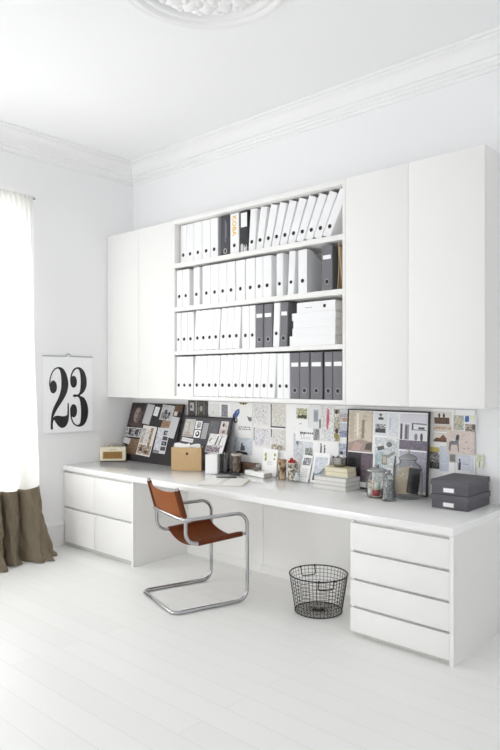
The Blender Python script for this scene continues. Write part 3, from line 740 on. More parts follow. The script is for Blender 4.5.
A(.127, .275, .236, .090, 0, WH, [('m', .02, .05, .98, .95, (58, 54, 56), (226, 226, 228), 12, 5), ('e', .3, .5, .08, .3, BK), ('e', .7, .5, .1, .3, (60, 56, 58))], 'wide black and white photo strip below the dark portrait', 2)
A(.062, .187, .101, .057, -8, (214, 213, 212), [], 'small blank curled note at the board edge by the radio', 3, 'card')
A(.173, .138, .175, .150, 0, (126, 100, 76), [('m', 0, 0, 1, 1, (140, 112, 86), (108, 84, 62), 7, 6)], 'plain brown card below the photo strip', 1, 'card')
A(.358, .203, .205, .285, -3, (226, 222, 216), [('m', .04, .05, .96, .35, (110, 84, 60), (226, 222, 216), 9, 6), ('m', .3, .4, .62, .9, (190, 186, 184), (236, 234, 230), 4, 7), ('m', .62, .35, .8, .95, (128, 98, 66), (206, 190, 170), 2, 8), ('m', .05, .4, .28, .9, (160, 150, 140), (230, 228, 224), 3, 7), ('e', .25, .2, .1, .07, (84, 56, 40)), ('e', .65, .14, .12, .06, (92, 64, 46))], 'magazine page with brown objects, centre of the charcoal board', 4)
A(.572, .218, .171, .239, 0, (206, 206, 212), [('m', .04, .04, .5, .96, (220, 220, 226), (180, 180, 190), 4, 8), (.55, .72, .95, .9, BK), (.55, .52, .95, .68, (64, 64, 68)), (.55, .32, .95, .48, BK), (.55, .12, .95, .27, (70, 70, 74)), (.66, .75, .86, .86, (150, 150, 154)), (.62, .36, .84, .45, (120, 120, 126)), ('m', .02, .0, .5, .12, (70, 66, 70), (210, 210, 214), 5, 2)], 'magazine page with four dark thumbnails, charcoal board', 5)
A(.692, .348, .103, .196, -6, (206, 206, 207), [(.06, .04, .94, .97, (198, 198, 200))], 'blank grey tall card near the far edge of the charcoal board', 6, 'card')
A(.700, .506, .104, .105, 0, (98, 74, 56), [('m', 0, .4, 1, 1, (122, 92, 66), (70, 52, 42), 4, 3), (.1, .05, .5, .42, (210, 206, 200)), (.55, .0, 1, .36, BK)], 'small brown photo in the top corner of the charcoal board', 3)
# board B: slate
PB_ = plane((.80, -.175, WT), (1, 0, 0), (0, .135, .44))
bo = thing('mood_board', 'slate grey board of small photos leaning behind the kraft envelope', 'board', (.80, -.175, WT + .001))
b = MB(); b.box(0, 0, -.012, .60, .467, 0, bev=.001, seg=1, M=Matrix.Translation((-.80, .175, -WT)) @ PB_); b.build('panel', M_BOARD2, bo)
b = MB(); Mq = Matrix.Translation((-.80, .175, -WT)) @ PB_
for q in ((.0, .455, .60, .467), (.588, 0, .6, .455)): b.box(q[0], q[1], 0, q[2], q[3], .0015, M=Mq)
b.build('edge_strip', M_BOARD, bo)
GB = 'pictures on the slate board'
def Bp(cu, cv, w, h, a, base, pt, label, k=0, cat='picture'): picture(PB_, cu, cv, w, h, a, base, pt, label, cat, GB, lift=.001 + .0022 * k)
Bp(.092, .356, .134, .160, 0, (206, 203, 198), [('m', .05, .1, .95, .95, (216, 213, 208), (186, 182, 176), 6, 7), (.44, .3, .5, .85, (150, 146, 142)), ('e', .45, .22, .28, .07, (190, 160, 150)), (.1, .05, .9, .12, (150, 140, 134))], 'tall pale photo of a lamp on the slate board')
Bp(.207, .386, .080, .074, 0, WH, [('e', .5, .5, .25, .32, DG), ('m', .2, .1, .85, .9, (226, 226, 228), (90, 88, 90), 5, 4)], 'upper of two small square photos on the slate board')
Bp(.210, .306, .078, .068, 0, WH, [('e', .55, .5, .32, .36, BK), ('e', .5, .55, .14, .16, WH)], 'lower of two small square photos, with a black ring, slate board')
Bp(.297, .338, .064, .141, 0, (182, 182, 184), [('s', .1, .08, .9, .94, 9, (158, 158, 160))], 'narrow grey text strip on the slate board', 0, 'card')
Bp(.395, .366, .112, .126, 0, (96, 95, 100), [('m', 0, 0, 1, 1, (92, 91, 96), (106, 105, 110), 5, 5)], 'plain slate card in the middle of the slate board', 0, 'card')
Bp(.520, .369, .090, .128, 0, (222, 216, 212), [(.08, .53, .92, .96, (216, 206, 202)), (.08, .05, .92, .48, (200, 186, 182)), ('e', .4, .75, .14, .14, (70, 60, 62)), ('e', .55, .28, .2, .1, (130, 104, 100)), ('m', .6, .55, .9, .92, (232, 226, 222), (160, 140, 138), 2, 4)], 'pair of pinkish photos on one card, slate board')
Bp(.104, .245, .149, .035, -4, (236, 235, 233), [('s', .05, .2, .95, .8, 1, LG)], 'narrow white paper slip at the foot of the slate board', 0, 'card')
# pin board on the back wall and its papers
PWL = plane((0, -.010, 0), (1, 0, 0), (0, 0, 1))
pb = thing('pin_board', 'long white pin board covered in papers beneath the cabinets', 'board', (2.15, -.005, 1.03))
b = MB(); b.box(.80 - 2.15, -.003, .735 - 1.03, 3.49 - 2.15, .003, 1.328 - 1.03); b.build('panel', M_PAPER, pb)
b = MB()
for q in ((.80, 1.310, 3.49, 1.3135), (3.4865, .735, 3.49, 1.310), (3.35, .735, 3.3525, 1.310), (2.2, .735, 2.2025, 1.31)): b.box(q[0] - 2.15, -.0045, q[1] - 1.03, q[2] - 2.15, -.003, q[3] - 1.03)
b.build('wire_grid', mat('grid_grey', (178, 178, 180), .5), pb)
GW = 'papers pinned along the back wall'
def Wp(cu, cv, w, h, base, pt, label, k=0, cat='picture', a=0): picture(PWL, cu, cv, w, h, a, base, pt, label, cat, GW, lift=.0008 + .0022 * k)
Wp(.942, 1.242, .261, .145, (56, 52, 52), [('m', 0, 0, .4, 1, (48, 44, 44), (92, 86, 84), 5, 6), (.1, .35, .3, .85, (190, 188, 190)), (.12, .5, .22, .7, (90, 90, 92)), ('m', .42, 0, 1, 1, (44, 42, 40), (100, 94, 86), 8, 7), (.4, 0, .425, 1, (220, 220, 220)), (.5, .1, .55, .9, (120, 112, 100)), (.78, .1, .82, .95, (110, 104, 96)), ('e', .66, .5, .07, .18, (170, 164, 160))], 'dark double photo of an interior above the slate board')
Wp(1.215, 1.240, .271, .130, WH, [('m', .04, .1, .5, .9, (226, 226, 224), (240, 240, 240), 8, 6), ('e', .2, .3, .06, .1, CRM), (.58, .05, .86, .85, (128, 126, 134)), ('m', .62, .15, .82, .75, (170, 168, 178), (96, 94, 104), 4, 4)], 'white sheet with one grey window photo above the slate board')
Wp(1.476, 1.164, .238, .290, (240, 240, 238), [('p', [(.06, .62), (.2, .76), (.38, .82), (.4, .7), (.3, .58), (.12, .52)], (40, 74, 140)), ('p', [(.04, .5), (.1, .66), (.14, .64), (.1, .5)], (40, 40, 48)), ('p', [(.1, .52), (.28, .56), (.3, .44), (.2, .38), (.12, .42)], (70, 66, 72)), ('p', [(.16, .5), (.26, .53), (.26, .46), (.19, .43)], (200, 200, 204)), ('p', [(.76, .62), (.86, .58), (.97, .6), (.97, .48), (.86, .46), (.8, .52)], (96, 94, 96)), ('p', [(.36, 1), (.44, .94), (.55, .96), (.68, .94), (.8, 1)], (126, 112, 66)), ('e', .58, .96, .04, .03, (60, 50, 30)), ('s', .36, .2, .92, .32, 2, (110, 108, 108)), ('e', .3, .72, .05, .03, (120, 150, 200))], 'white chart of butterflies, one bright blue, under the binders')
Wp(1.685, 1.213, .169, .190, (236, 235, 233), [('m', .06, .06, .94, .94, (240, 239, 238), (196, 194, 194), 9, 9), ('p', [(.2, .8), (.3, .75), (.28, .6)], (200, 198, 200)), ('e', .68, .68, .03, .04, (110, 110, 116))], 'faint pencil drawing pinned beside the butterfly chart')
Wp(1.694, 1.030, .167, .159, (235, 233, 234), [('m', .06, .06, .94, .94, (240, 239, 241), (188, 184, 192), 9, 8), (.0, .3, .05, 1, (60, 58, 60)), ('e', .55, .3, .06, .12, (196, 190, 200))], 'pale mauve sketch below the faint pencil drawing')
Wp(1.870, 1.211, .152, .190, (228, 226, 218), [('m', .04, .04, .96, .96, (234, 232, 226), (196, 192, 180), 8, 9), (0, 0, .07, 1, BK), (0, 0, 1, .06, BK)], 'mottled cream sheet with a thin black border, upper one')
Wp(1.871, 1.022, .149, .165, (226, 224, 220), [('m', .05, .05, .95, .95, (236, 235, 232), (196, 192, 186), 7, 8), ('m', .05, .0, .95, .25, (150, 136, 118), (216, 211, 202), 6, 2), (0, .6, .07, 1, BK)], 'mottled cream sheet below the black-bordered one')
Wp(1.488, .944, .206, .141, (214, 220, 228), [('m', 0, .3, 1, 1, (222, 228, 234), (200, 208, 218), 6, 4), ('p', [(.36, .2), (.62, .25), (.6, .55), (.52, .5), (.48, .75), (.4, .6)], (92, 92, 104)), ('p', [(.05, .05), (.8, .0), (.72, .14), (.2, .2)], (52, 48, 54)), (.0, .0, .1, .5, (170, 176, 186))], 'pale blue photo with a dark chair shape above the brown books')
Wp(2.099, 1.205, .148, .165, WH, [('m', .22, .45, .92, .95, (150, 150, 96), (226, 226, 214), 6, 4), ('p', [(.3, .48), (.6, .5), (.86, .46), (.9, .62), (.6, .66), (.5, .6), (.34, .64)], (60, 58, 44)), (.4, .2, .56, .26, (200, 196, 180)), (.05, .0, .95, .02, LG)], 'white card with an olive landscape photo beneath the grey binders')
Wp(2.233, 1.218, .109, .171, (236, 237, 238), [(.4, .28, .82, .82, (176, 180, 186)), (.46, .34, .76, .74, (150, 154, 162)), (.9, .0, 1, .4, BK)], 'white sheet with one grey block near the red ribbon print')
Wp(2.355, 1.175, .121, .28, (228, 226, 226), [('m', .04, .04, .96, .96, (240, 239, 239), (206, 206, 208), 6, 10), ('p', [(.38, .4), (.5, .3), (.62, .6), (.6, .85), (.48, .92), (.42, .75)], (206, 110, 124)), ('p', [(.46, .5), (.54, .46), (.56, .72), (.5, .76)], (180, 60, 76)), ('p', [(.1, .96), (.14, .96), (.3, .1), (.26, .1)], LG)], 'tall print with a red ribbon shape under the grey binders')
Wp(2.437, 1.165, .050, .24, (206, 204, 192), [('m', 0, 0, 1, 1, (150, 144, 112), (228, 226, 220), 3, 10), (.2, .85, .7, .97, BK), ('e', .5, .32, .3, .08, (50, 46, 40)), ('e', .45, .15, .4, .1, (150, 140, 70))], 'narrow strip with olive and black marks beside the red ribbon print', 1)
Wp(2.507, 1.240, .086, .098, (198, 198, 204), [('m', 0, 0, 1, .6, (160, 158, 166), (216, 214, 218), 5, 4), ('e', .5, .2, .3, .12, (190, 150, 120)), (0, .7, 1, 1, (216, 218, 222))], 'uppermost of three small blue-grey photos beside the framed board')
Wp(2.502, 1.130, .086, .103, (184, 188, 204), [('m', 0, 0, 1, .45, (110, 116, 150), (200, 202, 214), 5, 3), (0, .5, 1, 1, (200, 202, 214))], 'middle one of three small blue-grey photos beside the framed board')
Wp(2.500, .988, .090, .087, (196, 200, 214), [('m', 0, 0, 1, 1, (160, 168, 190), (216, 218, 226), 4, 4), (.1, .1, .4, .3, BK)], 'lowest of three small blue-grey photos beside the framed board')
Wp(2.139, 1.078, .180, .108, WH, [('s', .25, .5, .95, .72, 1, (70, 68, 70)), ('p', [(.27, .7), (.31, .7), (.33, .4), (.3, .4)], BK), ('p', [(.45, .66), (.49, .66), (.47, .42), (.44, .42)], BK), ('s', .3, .15, .8, .35, 2, LG)], 'white card with short black brush strokes at mid wall', 1, 'card')
Wp(2.248, 1.074, .050, .107, (178, 180, 180), [('p', [(.1, 0), (.5, 1), (1, .9), (.6, 0)], (120, 122, 122)), ('p', [(.3, .1), (.6, .9), (.8, .8), (.5, .1)], (150, 154, 152))], 'small grey leaf print beside the brush stroke card', 2)
Wp(2.124, .985, .197, .20, (224, 228, 232), [('m', .04, .04, .5, .96, (190, 198, 206), (232, 235, 238), 5, 8), ('p', [(.16, .8), (.3, .7), (.24, .5), (.14, .6)], (110, 118, 126)), ('p', [(.68, .1), (.9, .08), (.86, .5), (.76, .42)], (70, 76, 66)), ('m', .6, .05, .95, .45, (96, 104, 92), (214, 218, 218), 4, 4)], 'pale blue photo with a dark green figure below the brush strokes', 0)
Wp(2.339, .975, .234, .13, WH, [('p', [(.28, .3), (.34, .3), (.36, .7), (.3, .75)], (90, 88, 92)), ('p', [(.42, .2), (.47, .2), (.5, .62), (.44, .66)], (96, 94, 98)), ('e', .32, .8, .03, .06, DG), ('e', .46, .72, .03, .06, DG), ('s', .3, .05, .55, .2, 2, MG)], 'white card with two small grey figures behind the leaning cards', 3, 'card')
GR = 'papers on the pin board above the grey boxes'
Wp(3.264, 1.250, .128, .085, (226, 222, 214), [(.08, .05, .9, .5, (92, 62, 40)), ('m', .08, .05, .9, .55, (110, 76, 48), (60, 40, 30), 7, 3), ('e', .35, .7, .06, .18, (50, 40, 36)), ('e', .6, .7, .06, .18, (60, 48, 42))], 'brown group photo in the top row above the grey boxes')
Wp(3.267, 1.184, .125, .045, (214, 206, 194), [('m', 0, .3, 1, .7, (176, 142, 108), (214, 206, 194), 7, 1)], 'thin beige striped slip below the brown group photo', 0, 'card')
Wp(3.261, 1.122, .121, .062, (222, 216, 208), [('p', [(.02, .15), (.2, .5), (.4, .45), (.58, .85), (.75, .5), (.95, .35), (.98, .15)], (112, 74, 40)), ('p', [(.02, .05), (.98, .05), (.98, .25), (.02, .25)], (84, 56, 36))], 'brown mountain photo above the grey boxes')
Wp(3.379, 1.224, .073, .098, (196, 196, 188), [('m', .05, .05, .95, .95, (150, 160, 170), (226, 216, 180), 5, 6), ('p', [(.3, .1), (.45, .1), (.45, .8), (.3, .7)], (206, 186, 120))], 'small yellow and grey painting on the pin board')
Wp(3.450, 1.225, .094, .105, (234, 236, 236), [('p', [(.15, .6), (.2, .92), (.45, .95), (.48, .62), (.3, .55)], (66, 104, 170)), ('m', .55, .7, .9, .95, (222, 226, 180), (240, 240, 236), 3, 3)], 'white card with a blue blob in the top corner of the pin board', 0, 'card')
Wp(3.455, 1.195, .066, .048, (178, 164, 150), [('m', .0, .0, 1, 1, (206, 192, 176), (96, 84, 78), 5, 4), (.7, .3, 1, 1, (90, 84, 82))], 'small beige and dark snapshot below the blue blob', 1)
Wp(3.390, 1.098, .186, .150, (222, 208, 200), [('m', .02, .02, .98, .98, (226, 214, 206), (210, 194, 186), 10, 8), ('p', [(.08, .2), (.1, .5), (.2, .56), (.32, .55), (.36, .8), (.44, .85), (.48, .75), (.44, .5), (.46, .1), (.42, .1), (.39, .4), (.18, .38), (.14, .1), (.1, .1)], (120, 116, 120)), ('p', [(.33, .62), (.36, .8), (.42, .86), (.46, .76), (.43, .6)], (54, 52, 58)), ('e', .72, .55, .03, .03, (170, 150, 140)), ('e', .64, .25, .03, .03, (170, 150, 140)), ('e', .8, .28, .03, .03, (170, 150, 140))], 'pink paper with a grey dog drawing above the grey boxes', 2)
Wp(3.210, .985, .070, .143, (156, 150, 136), [(.0, .78, 1, 1, (206, 190, 110)), ('m', 0, .3, 1, .78, (90, 88, 90), (206, 204, 200), 4, 5), ('m', 0, 0, 1, .3, (48, 46, 48), (120, 116, 116), 4, 3)], 'photo with a yellow top beside the framed board')
Wp(3.280, .985, .058, .165, (212, 218, 230), [('m', 0, 0, 1, 1, (200, 208, 224), (222, 226, 234), 3, 8)], 'plain pale blue paper strip above the grey boxes', 0, 'card')
Wp(3.336, .994, .052, .058, (206, 204, 200), [(.15, .1, .85, .9, (112, 112, 106)), ('m', .2, .15, .8, .85, (150, 148, 140), (84, 84, 84), 3, 3)], 'small dark snapshot on the pale blue papers')
Wp(3.408, .970, .084, .098, (210, 216, 228), [('p', [(.1, .0), (.3, .0), (.32, .5), (.2, .6), (.12, .4)], (56, 54, 66)), ('e', .22, .66, .07, .08, (50, 46, 50)), (.5, .4, .9, .44, (120, 120, 130))], 'pale blue card with a small dark figure')
Wp(3.462, .965, .022, .112, (224, 226, 234), [('m', .2, .1, .8, .9, (216, 218, 228), (232, 234, 240), 2, 4)], 'narrow white slip beside the flower card', 0, 'card')
Wp(3.515, .989, .048, .087, (228, 232, 222), [('p', [(.4, .05), (.55, .05), (.6, .5), (.85, .8), (.6, .7), (.5, .9), (.4, .65), (.15, .75), (.42, .45)], (150, 166, 96)), ('m', .1, .5, .9, .95, (190, 200, 150), (230, 233, 224), 4, 3)], 'small card with green flower stems at the pin board edge')
# board C: black-edged
PC = plane((2.55, -.075, WT), (1, 0, 0), (0, .04, .56))
bo = thing('mood_board', 'large black-edged board of interior photos leaning behind the glass jars', 'board', (2.55, -.075, WT + .001))
Mq = Matrix.Translation((-2.55, .075, -WT)) @ PC
b = MB(); b.box(.01, .01, -.012, .63, .5516, 0, M=Mq); b.build('panel', M_PAPER, bo)
b = MB()
for q in ((0, 0, .01, .5616), (.63, 0, .64, .5616), (.01, .5516, .63, .5616), (.01, 0, .63, .01)): b.box(q[0], q[1], -.014, q[2], q[3], .006, bev=.001, seg=1, M=Mq)
b.build('frame', M_BB, bo)
GC = 'photos on the black-edged board'
def Cp(cu, cv, w, h, base, pt, label, k=0, cat='picture'): picture(PC, cu, cv, w, h, 0, base, pt, label, cat, GC, lift=.001 + .0022 * k)
Cp(.113, .405, .200, .287, (206, 196, 180), [('m', .0, .35, 1, 1, (220, 210, 192), (186, 174, 156), 6, 8), (.06, .3, .22, .9, (196, 180, 158)), ('p', [(.3, .98), (.42, .9), (.42, .4), (.36, .3)], (238, 232, 220)), ('p', [(.55, .3), (.66, .34), (.66, .8), (.55, .78)], (150, 132, 110)), ('p', [(.7, .25), (.95, .2), (.95, .9), (.76, .84)], (214, 204, 186)), ('p', [(0, 0), (1, 0), (1, .25), (.5, .3), (0, .2)], (170, 150, 140)), ('p', [(.12, .02), (.5, .02), (.6, .18), (.3, .24)], (196, 166, 156)), ('p', [(.7, .05), (.98, .05), (.98, .24), (.75, .2)], (92, 84, 80))], 'beige photo of a bright room with tall windows')
Cp(.273, .464, .104, .161, (226, 228, 232), [(.12, .12, .9, .34, (60, 60, 64)), ('m', .12, .3, .9, .5, (90, 92, 96), (216, 218, 222), 6, 3), ('p', [(.3, .75), (.5, .82), (.75, .76), (.7, .68), (.35, .68)], (84, 84, 88)), ('e', .5, .9, .12, .05, (90, 92, 96))], 'white magazine clipping with dark thumbnails on the framed board')
Cp(.374, .461, .082, .168, (228, 230, 234), [('m', .05, .05, .95, .95, (214, 218, 224), (236, 238, 240), 5, 8), (.1, .3, .3, .8, (200, 206, 214))], 'pale blank clipping beside the dark thumbnails')
Cp(.526, .422, .203, .241, (226, 226, 230), [(.0, .0, 1, .26, (112, 104, 118)), ('m', 0, .02, 1, .26, (102, 94, 108), (128, 120, 132), 8, 3), (.02, .28, .1, .72, (88, 78, 84)), (.18, .28, .34, .7, (150, 142, 150)), (.22, .3, .26, .66, (70, 64, 70)), (.42, .55, .98, .57, (110, 110, 116)), ('p', [(.45, .72), (.97, .7), (.97, .74), (.45, .76)], (128, 130, 134)), ('e', .6, .36, .06, .1, (130, 126, 134)), ('e', .8, .36, .05, .12, (84, 80, 86)), (.44, .57, .5, .8, (90, 88, 92)), (.68, .58, .9, .64, (80, 80, 86)), (.0, .75, 1, 1, (216, 214, 222))], 'photo of a white and mauve-grey kitchen on the framed board')
Cp(.118, .15, .208, .204, (56, 50, 56), [('m', .55, .0, 1, 1, (116, 100, 110), (92, 80, 90), 3, 6), ('m', 0, 0, .52, 1, (40, 36, 40), (54, 48, 52), 3, 6)], 'dark plum and black swatch photo low on the framed board')
Cp(.325, .215, .180, .316, (228, 230, 232), [('m', .02, .35, .98, .98, (190, 196, 200), (240, 241, 242), 9, 12), ('p', [(.1, .78), (.4, .82), (.42, .74), (.15, .7)], (84, 84, 86)), ('e', .64, .85, .12, .06, (110, 108, 108)), ('p', [(.5, .6), (.85, .72), (.9, .66), (.6, .55)], (150, 152, 152)), ('m', .05, .3, .4, .68, (150, 176, 182), (214, 222, 222), 4, 5), (.34, .4, .56, .62, (150, 144, 128)), (.38, .44, .52, .58, (196, 190, 176)), ('p', [(.84, .35), (.9, .62), (.95, .6), (.92, .2), (.86, .1)], BK), ('m', .05, .02, .8, .3, (180, 184, 186), (232, 234, 236), 6, 5)], 'collage page of pale sketches in the middle of the framed board', 1)
Cp(.528, .160, .199, .26, (186, 182, 198), [('m', .0, .0, 1, 1, (178, 174, 190), (200, 196, 210), 6, 8)], 'plain lilac-grey sheet behind the big glass jar')

# ---------------------------------------------------------------- things on the worktop
Z0 = WT + .0006
# radio
ra = thing('table_radio', 'small cream retro radio with gold grille in the desk corner', 'radio', (.114, -.328, Z0), (0, 0, R(50)))
b = MB(); b.box(-.12, -.045, .006, .12, .045, .135, bev=.010, seg=3); b.build('body', M_CREAM, ra)
b = MB(); b.box(-.121, -.041, .0, .121, .041, .0085, bev=.003); b.build('base', mat('radio_dark_trim', (92, 84, 70), .5), ra)
b = MB(); b.box(-.088, -.0475, .03, .082, -.0455, .092); b.build('grille', M_GOLD, ra)
b = MB()
for q in ((-.094, .026, .088, .031), (-.094, .091, .088, .096), (-.094, .031, -.089, .091), (.083, .031, .088, .091)): b.box(q[0], -.049, q[1], q[2], -.0455, q[3], bev=.001, seg=1)
b.build('bezel', mat('radio_brass', (190, 170, 120), .3, .8), ra)
b = MB()
for k in range(6): b.box(-.03 + k * .0105, -.0465, .107, -.022 + k * .0105, -.0452, .115)
b.build('brand_plate', mat('radio_brass', (190, 170, 120), .3, .8), ra)
b = MB(); pts = fillet([(-.09, 0, .134), (-.075, 0, .165), (-.02, 0, .188), (.05, 0, .188), (.095, 0, .160), (.105, 0, .134)], .04)
for q in (-.006, -.003, 0, .003, .006): b.tube([(p.x, p.y + q, p.z) for p in pts], .0028, 6)
b.build('carry_handle', mat('radio_strap', (196, 184, 160), .5), ra)
b = MB()
for x in (-.05, 0, .05): b.lathe([(0, .012), (.012, .012), (.013, 0), (0, 0)], 16, M=Matrix.Translation((x, .012, .1335)))
b.build('dial', mat('radio_brass', (190, 170, 120), .3, .8), ra)

# kraft envelope bag
an = math.atan2(.13, .236)
bg = thing('document_wallet', 'kraft paper document wallet with black button standing before the slate board', 'wallet', (.988, -.368, Z0), (0, 0, an))
W_, H_, D_ = .268, .196, .05
b = MB(); b.box(0, 0, 0, W_, .003, H_, bev=.001, seg=1); b.box(0, D_ - .003, 0, W_, D_, H_ + .01, bev=.001, seg=1); b.box(.001, .0032, 0, W_ - .001, D_ - .0032, .003)
b.build('pouch', M_KRAFT, bg)
b = MB()
for x in (.0015, W_ - .0045): b.prism([(0, .0032), (.012 if x < .1 else -.012, D_ / 2), (0, D_ - .0032), (.003, D_ - .0032), (.015 if x < .1 else -.009, D_ / 2), (.003, .0032)], H_ - .004, M=Matrix.Translation((x, 0, .003)))
b.build('gusset', M_KRAFTD, bg)
b = MB()
b.prism([(.004, H_ - .002), (W_ - .004, H_ - .002), (W_ * .80, H_ - .040), (W_ * .64, H_ - .062), (W_ * .53, H_ - .068), (W_ * .42, H_ - .062), (W_ * .2, H_ - .030)], .0012, M=Matrix.Translation((0, -.0002, 0)) @ Matrix.Rotation(PI / 2, 4, 'X'))
b.build('flap', mat('kraft_flap', (198, 168, 124), .6, bump=.15, scale=25, var=.07), bg)
b = MB(); b.lathe([(0, .004), (.009, .004), (.011, .002), (.011, 0), (0, 0)], 18, M=Matrix.Translation((W_ * .53, -.0016, H_ - .052)) @ Matrix.Rotation(PI / 2, 4, 'X')); b.build('button', M_BB, bg)
rp = random.Random(2)
for i, (x0, x1, hh_, yy) in enumerate(((.02, .16, .222, .02), (.09, .25, .216, .032))):
    b = MB(); b.sheet(lambda u, v: Vector((x0 + (x1 - x0) * u, yy + .004 * math.sin(u * 5 + i), .006 + v * (hh_ + .006 * math.sin(u * 7 + i * 2)) )), 8, 6, .0012)
    o = b.build('paper_sheet', M_PAPER); o.matrix_world = Matrix.Translation((.988, -.368, Z0)) @ Matrix.Rotation(an, 4, 'Z')
    tag(o, ['white paper sticking up at the near end of the kraft wallet', 'white paper sticking up behind the button of the kraft wallet'][i], 'paper', 'papers in the kraft wallet')

# white cube pot and its neighbours
cu_ = thing('pencil_pot', 'plain white square pot beside the kraft wallet', 'pot', (1.370, -.250, Z0), (0, 0, R(30)))
b = MB(); s = .050; h = .158
b.box(-s, -s, 0, s, s, .006, bev=.001, seg=1)
for q in ((-s, -s, s, -s + .005), (-s, s - .005, s, s), (-s, -s + .005, -s + .005, s - .005), (s - .005, -s + .005, s, s - .005)): b.box(q[0], q[1], .0, q[2], q[3], h, bev=.001, seg=1)
b.build('body', M_PAPER, cu_)
PB7 = plane((1.33, -.203, .8895), (1, 0, 0), (0, .062, .143))
picture(PB7, 0, .0835, .205, .166, 0, (222, 221, 220), [('m', .03, .4, .97, .97, (232, 231, 230), (206, 204, 202), 6, 4), ('p', [(.42, .4), (.5, .4), (.56, .9), (.5, .9)], (70, 70, 74)), ('p', [(.62, .35), (.7, .4), (.76, .95), (.7, .92)], (110, 110, 114)), ('p', [(.06, .6), (.2, .8), (.22, .74), (.1, .55)], (110, 108, 84)), ('m', .03, .03, .8, .36, (74, 60, 72), (206, 190, 196), 11, 4), ('m', .3, .3, .9, .42, (150, 140, 146), (226, 222, 224), 8, 2)], 'loose interior photo with flowers leaning on the white square pot', name='loose_photo')
gl = thing('glass_tumbler', 'grey ribbed glass tumbler between white pot and brown pot', 'glass', (1.452, -.188, Z0))
b = MB(); n = 40
prof = [(0, .0), (.031, .0), (.034, .004), (.037, .155), (.035, .155), (.032, .008), (0, .008)]
b.lathe(prof, n)
for v in b.bm.verts:
    r = math.hypot(v.co.x, v.co.y)
    if r > .02:
        a = math.atan2(v.co.y, v.co.x); k = 1 + .025 * math.cos(a * 20); v.co.x *= k; v.co.y *= k
b.build('body', M_GLASSG, gl, ang=60)
for i, (x, y, tx, ty, c) in enumerate(((.01, .0, .06, .03, (150, 148, 146)), (-.012, .008, -.05, .05, (196, 194, 190)), (.0, -.012, .03, -.08, (110, 106, 102)))):
    b = MB(); b.tube([(x, y, .01), (x + tx * .15, y + ty * .15, .172)], .0042, 8); o = b.build('pencil', mat('pencil_grey_%d' % i, c, .5)); o.location = (1.452, -.188, Z0)
    tag(o, ['mid-grey pencil standing in the grey glass tumbler', 'pale grey pencil standing in the grey glass tumbler', 'dark grey pencil standing in the grey glass tumbler'][i], 'pencil', 'pencils in the grey tumbler')
pt_ = thing('brush_pot', 'dark brown woven pot behind the open notebook', 'pot', (1.516, -.124, Z0))
b = MB(); b.lathe([(0, .0), (.032, .0), (.036, .006), (.040, .07), (.041, .15), (.039, .155), (.036, .15), (.035, .01), (0, .01)], 28)
b.build('body', speckle('woven_brown', (62, 52, 44), (150, 134, 116), 70, (1, 1, .25)), pt_)
b = MB(); b.lathe([(.0412, .145), (.044, .147), (.045, .155), (.043, .162), (.0395, .158)], 28); b.build('rim', mat('pot_cream_rim', (206, 198, 184), .7), pt_)
b = MB()
def cl_(u, v):
    a = u * PI; return Vector((.13 * (u - .5), (v - .5) * .05 * math.sin(a) ** .6, .012 + .012 * math.sin(a) ** .5 * math.cos((v - .5) * PI) ** .7 - .011 * abs(2 * v - 1) ** 2))
b.sheet(cl_, 20, 8, .003)
o = b.build('folded_cloth', M_BB, loc=(1.565, -.200, Z0)); tag(o, 'small black folded cloth in front of the brown pot', 'cloth')
# brown books behind the white slab
for i, (z, th, x0, x1, c, lab) in enumerate(((0, .045, 1.455, 1.70, (74, 58, 50), 'lower dark brown book lying behind the white slab'), (.0455, .04, 1.462, 1.69, (98, 72, 54), 'upper dark brown book lying behind the white slab'))):
    t = thing('book', lab, 'book', ((x0 + x1) / 2, -.05, Z0 + z), (0, 0, 0), 'brown books at the back of the desk'); hw = (x1 - x0) / 2
    b = MB(); b.box(-hw, -.03, 0, hw, .03, .003); b.box(-hw, -.03, th - .0035, hw, .03, th - .0005); b.box(-hw, -.03, .003, hw, -.027, th - .0035); b.build('cover', mat('book_brown_%d' % i, c, .6), t)
    b = MB(); b.box(-hw + .004, -.0268, .0032, hw - .004, .026, th - .0037); b.build('page_block', M_PAGES, t)
# white slab
sl = thing('flat_box', 'low white flat box with grey end lying by the brown cups', 'box', (1.75, -.115, Z0), (0, 0, R(-11)))
b = MB(); b.box(-.135, -.035, 0, .115, .045, .036, bev=.002); b.build('lid', M_PAPER, sl)
b = MB(); b.box(.1152, -.033, .001, .128, .043, .033, bev=.001, seg=1); b.build('end_flap', mat('grey_card', (176, 172, 166), .7), sl)
b = MB(); b.lathe([(0, -.017), (.02, -.014), (.033, 0), (.026, .013), (0, .019)], 18)
for v in b.bm.verts: v.co.x *= 1.05; v.co.y *= .7; v.co.z *= 1 + .15 * math.sin(v.co.x * 60)
o = b.build('pebble', mat('grey_stone', (120, 116, 112), .8, var=.3, scale=60), loc=(1.722, -.112, Z0 + .036 + .0165)); tag(o, 'round grey pebble on the low white flat box', 'stone')
PG = plane((1.815, -.062, Z0), (1, 0, 0), (0, .03, .214))
picture(PG, 0, .1075, .15, .215, 0, WH, [(.06, .3, .94, .95, (248, 248, 246)), ('e', .18, .78, .08, .07, (170, 176, 90)), ('e', .2, .62, .07, .08, (146, 160, 70)), ('e', .82, .8, .07, .06, (160, 168, 90)), ('e', .8, .64, .06, .05, (186, 180, 110)), ('e', .24, .7, .04, .04, (206, 196, 90)), ('s', .35, .4, .65, .55, 2, LG)], 'white card with green leaf spots standing behind the flat box', 'card', name='standing_card')
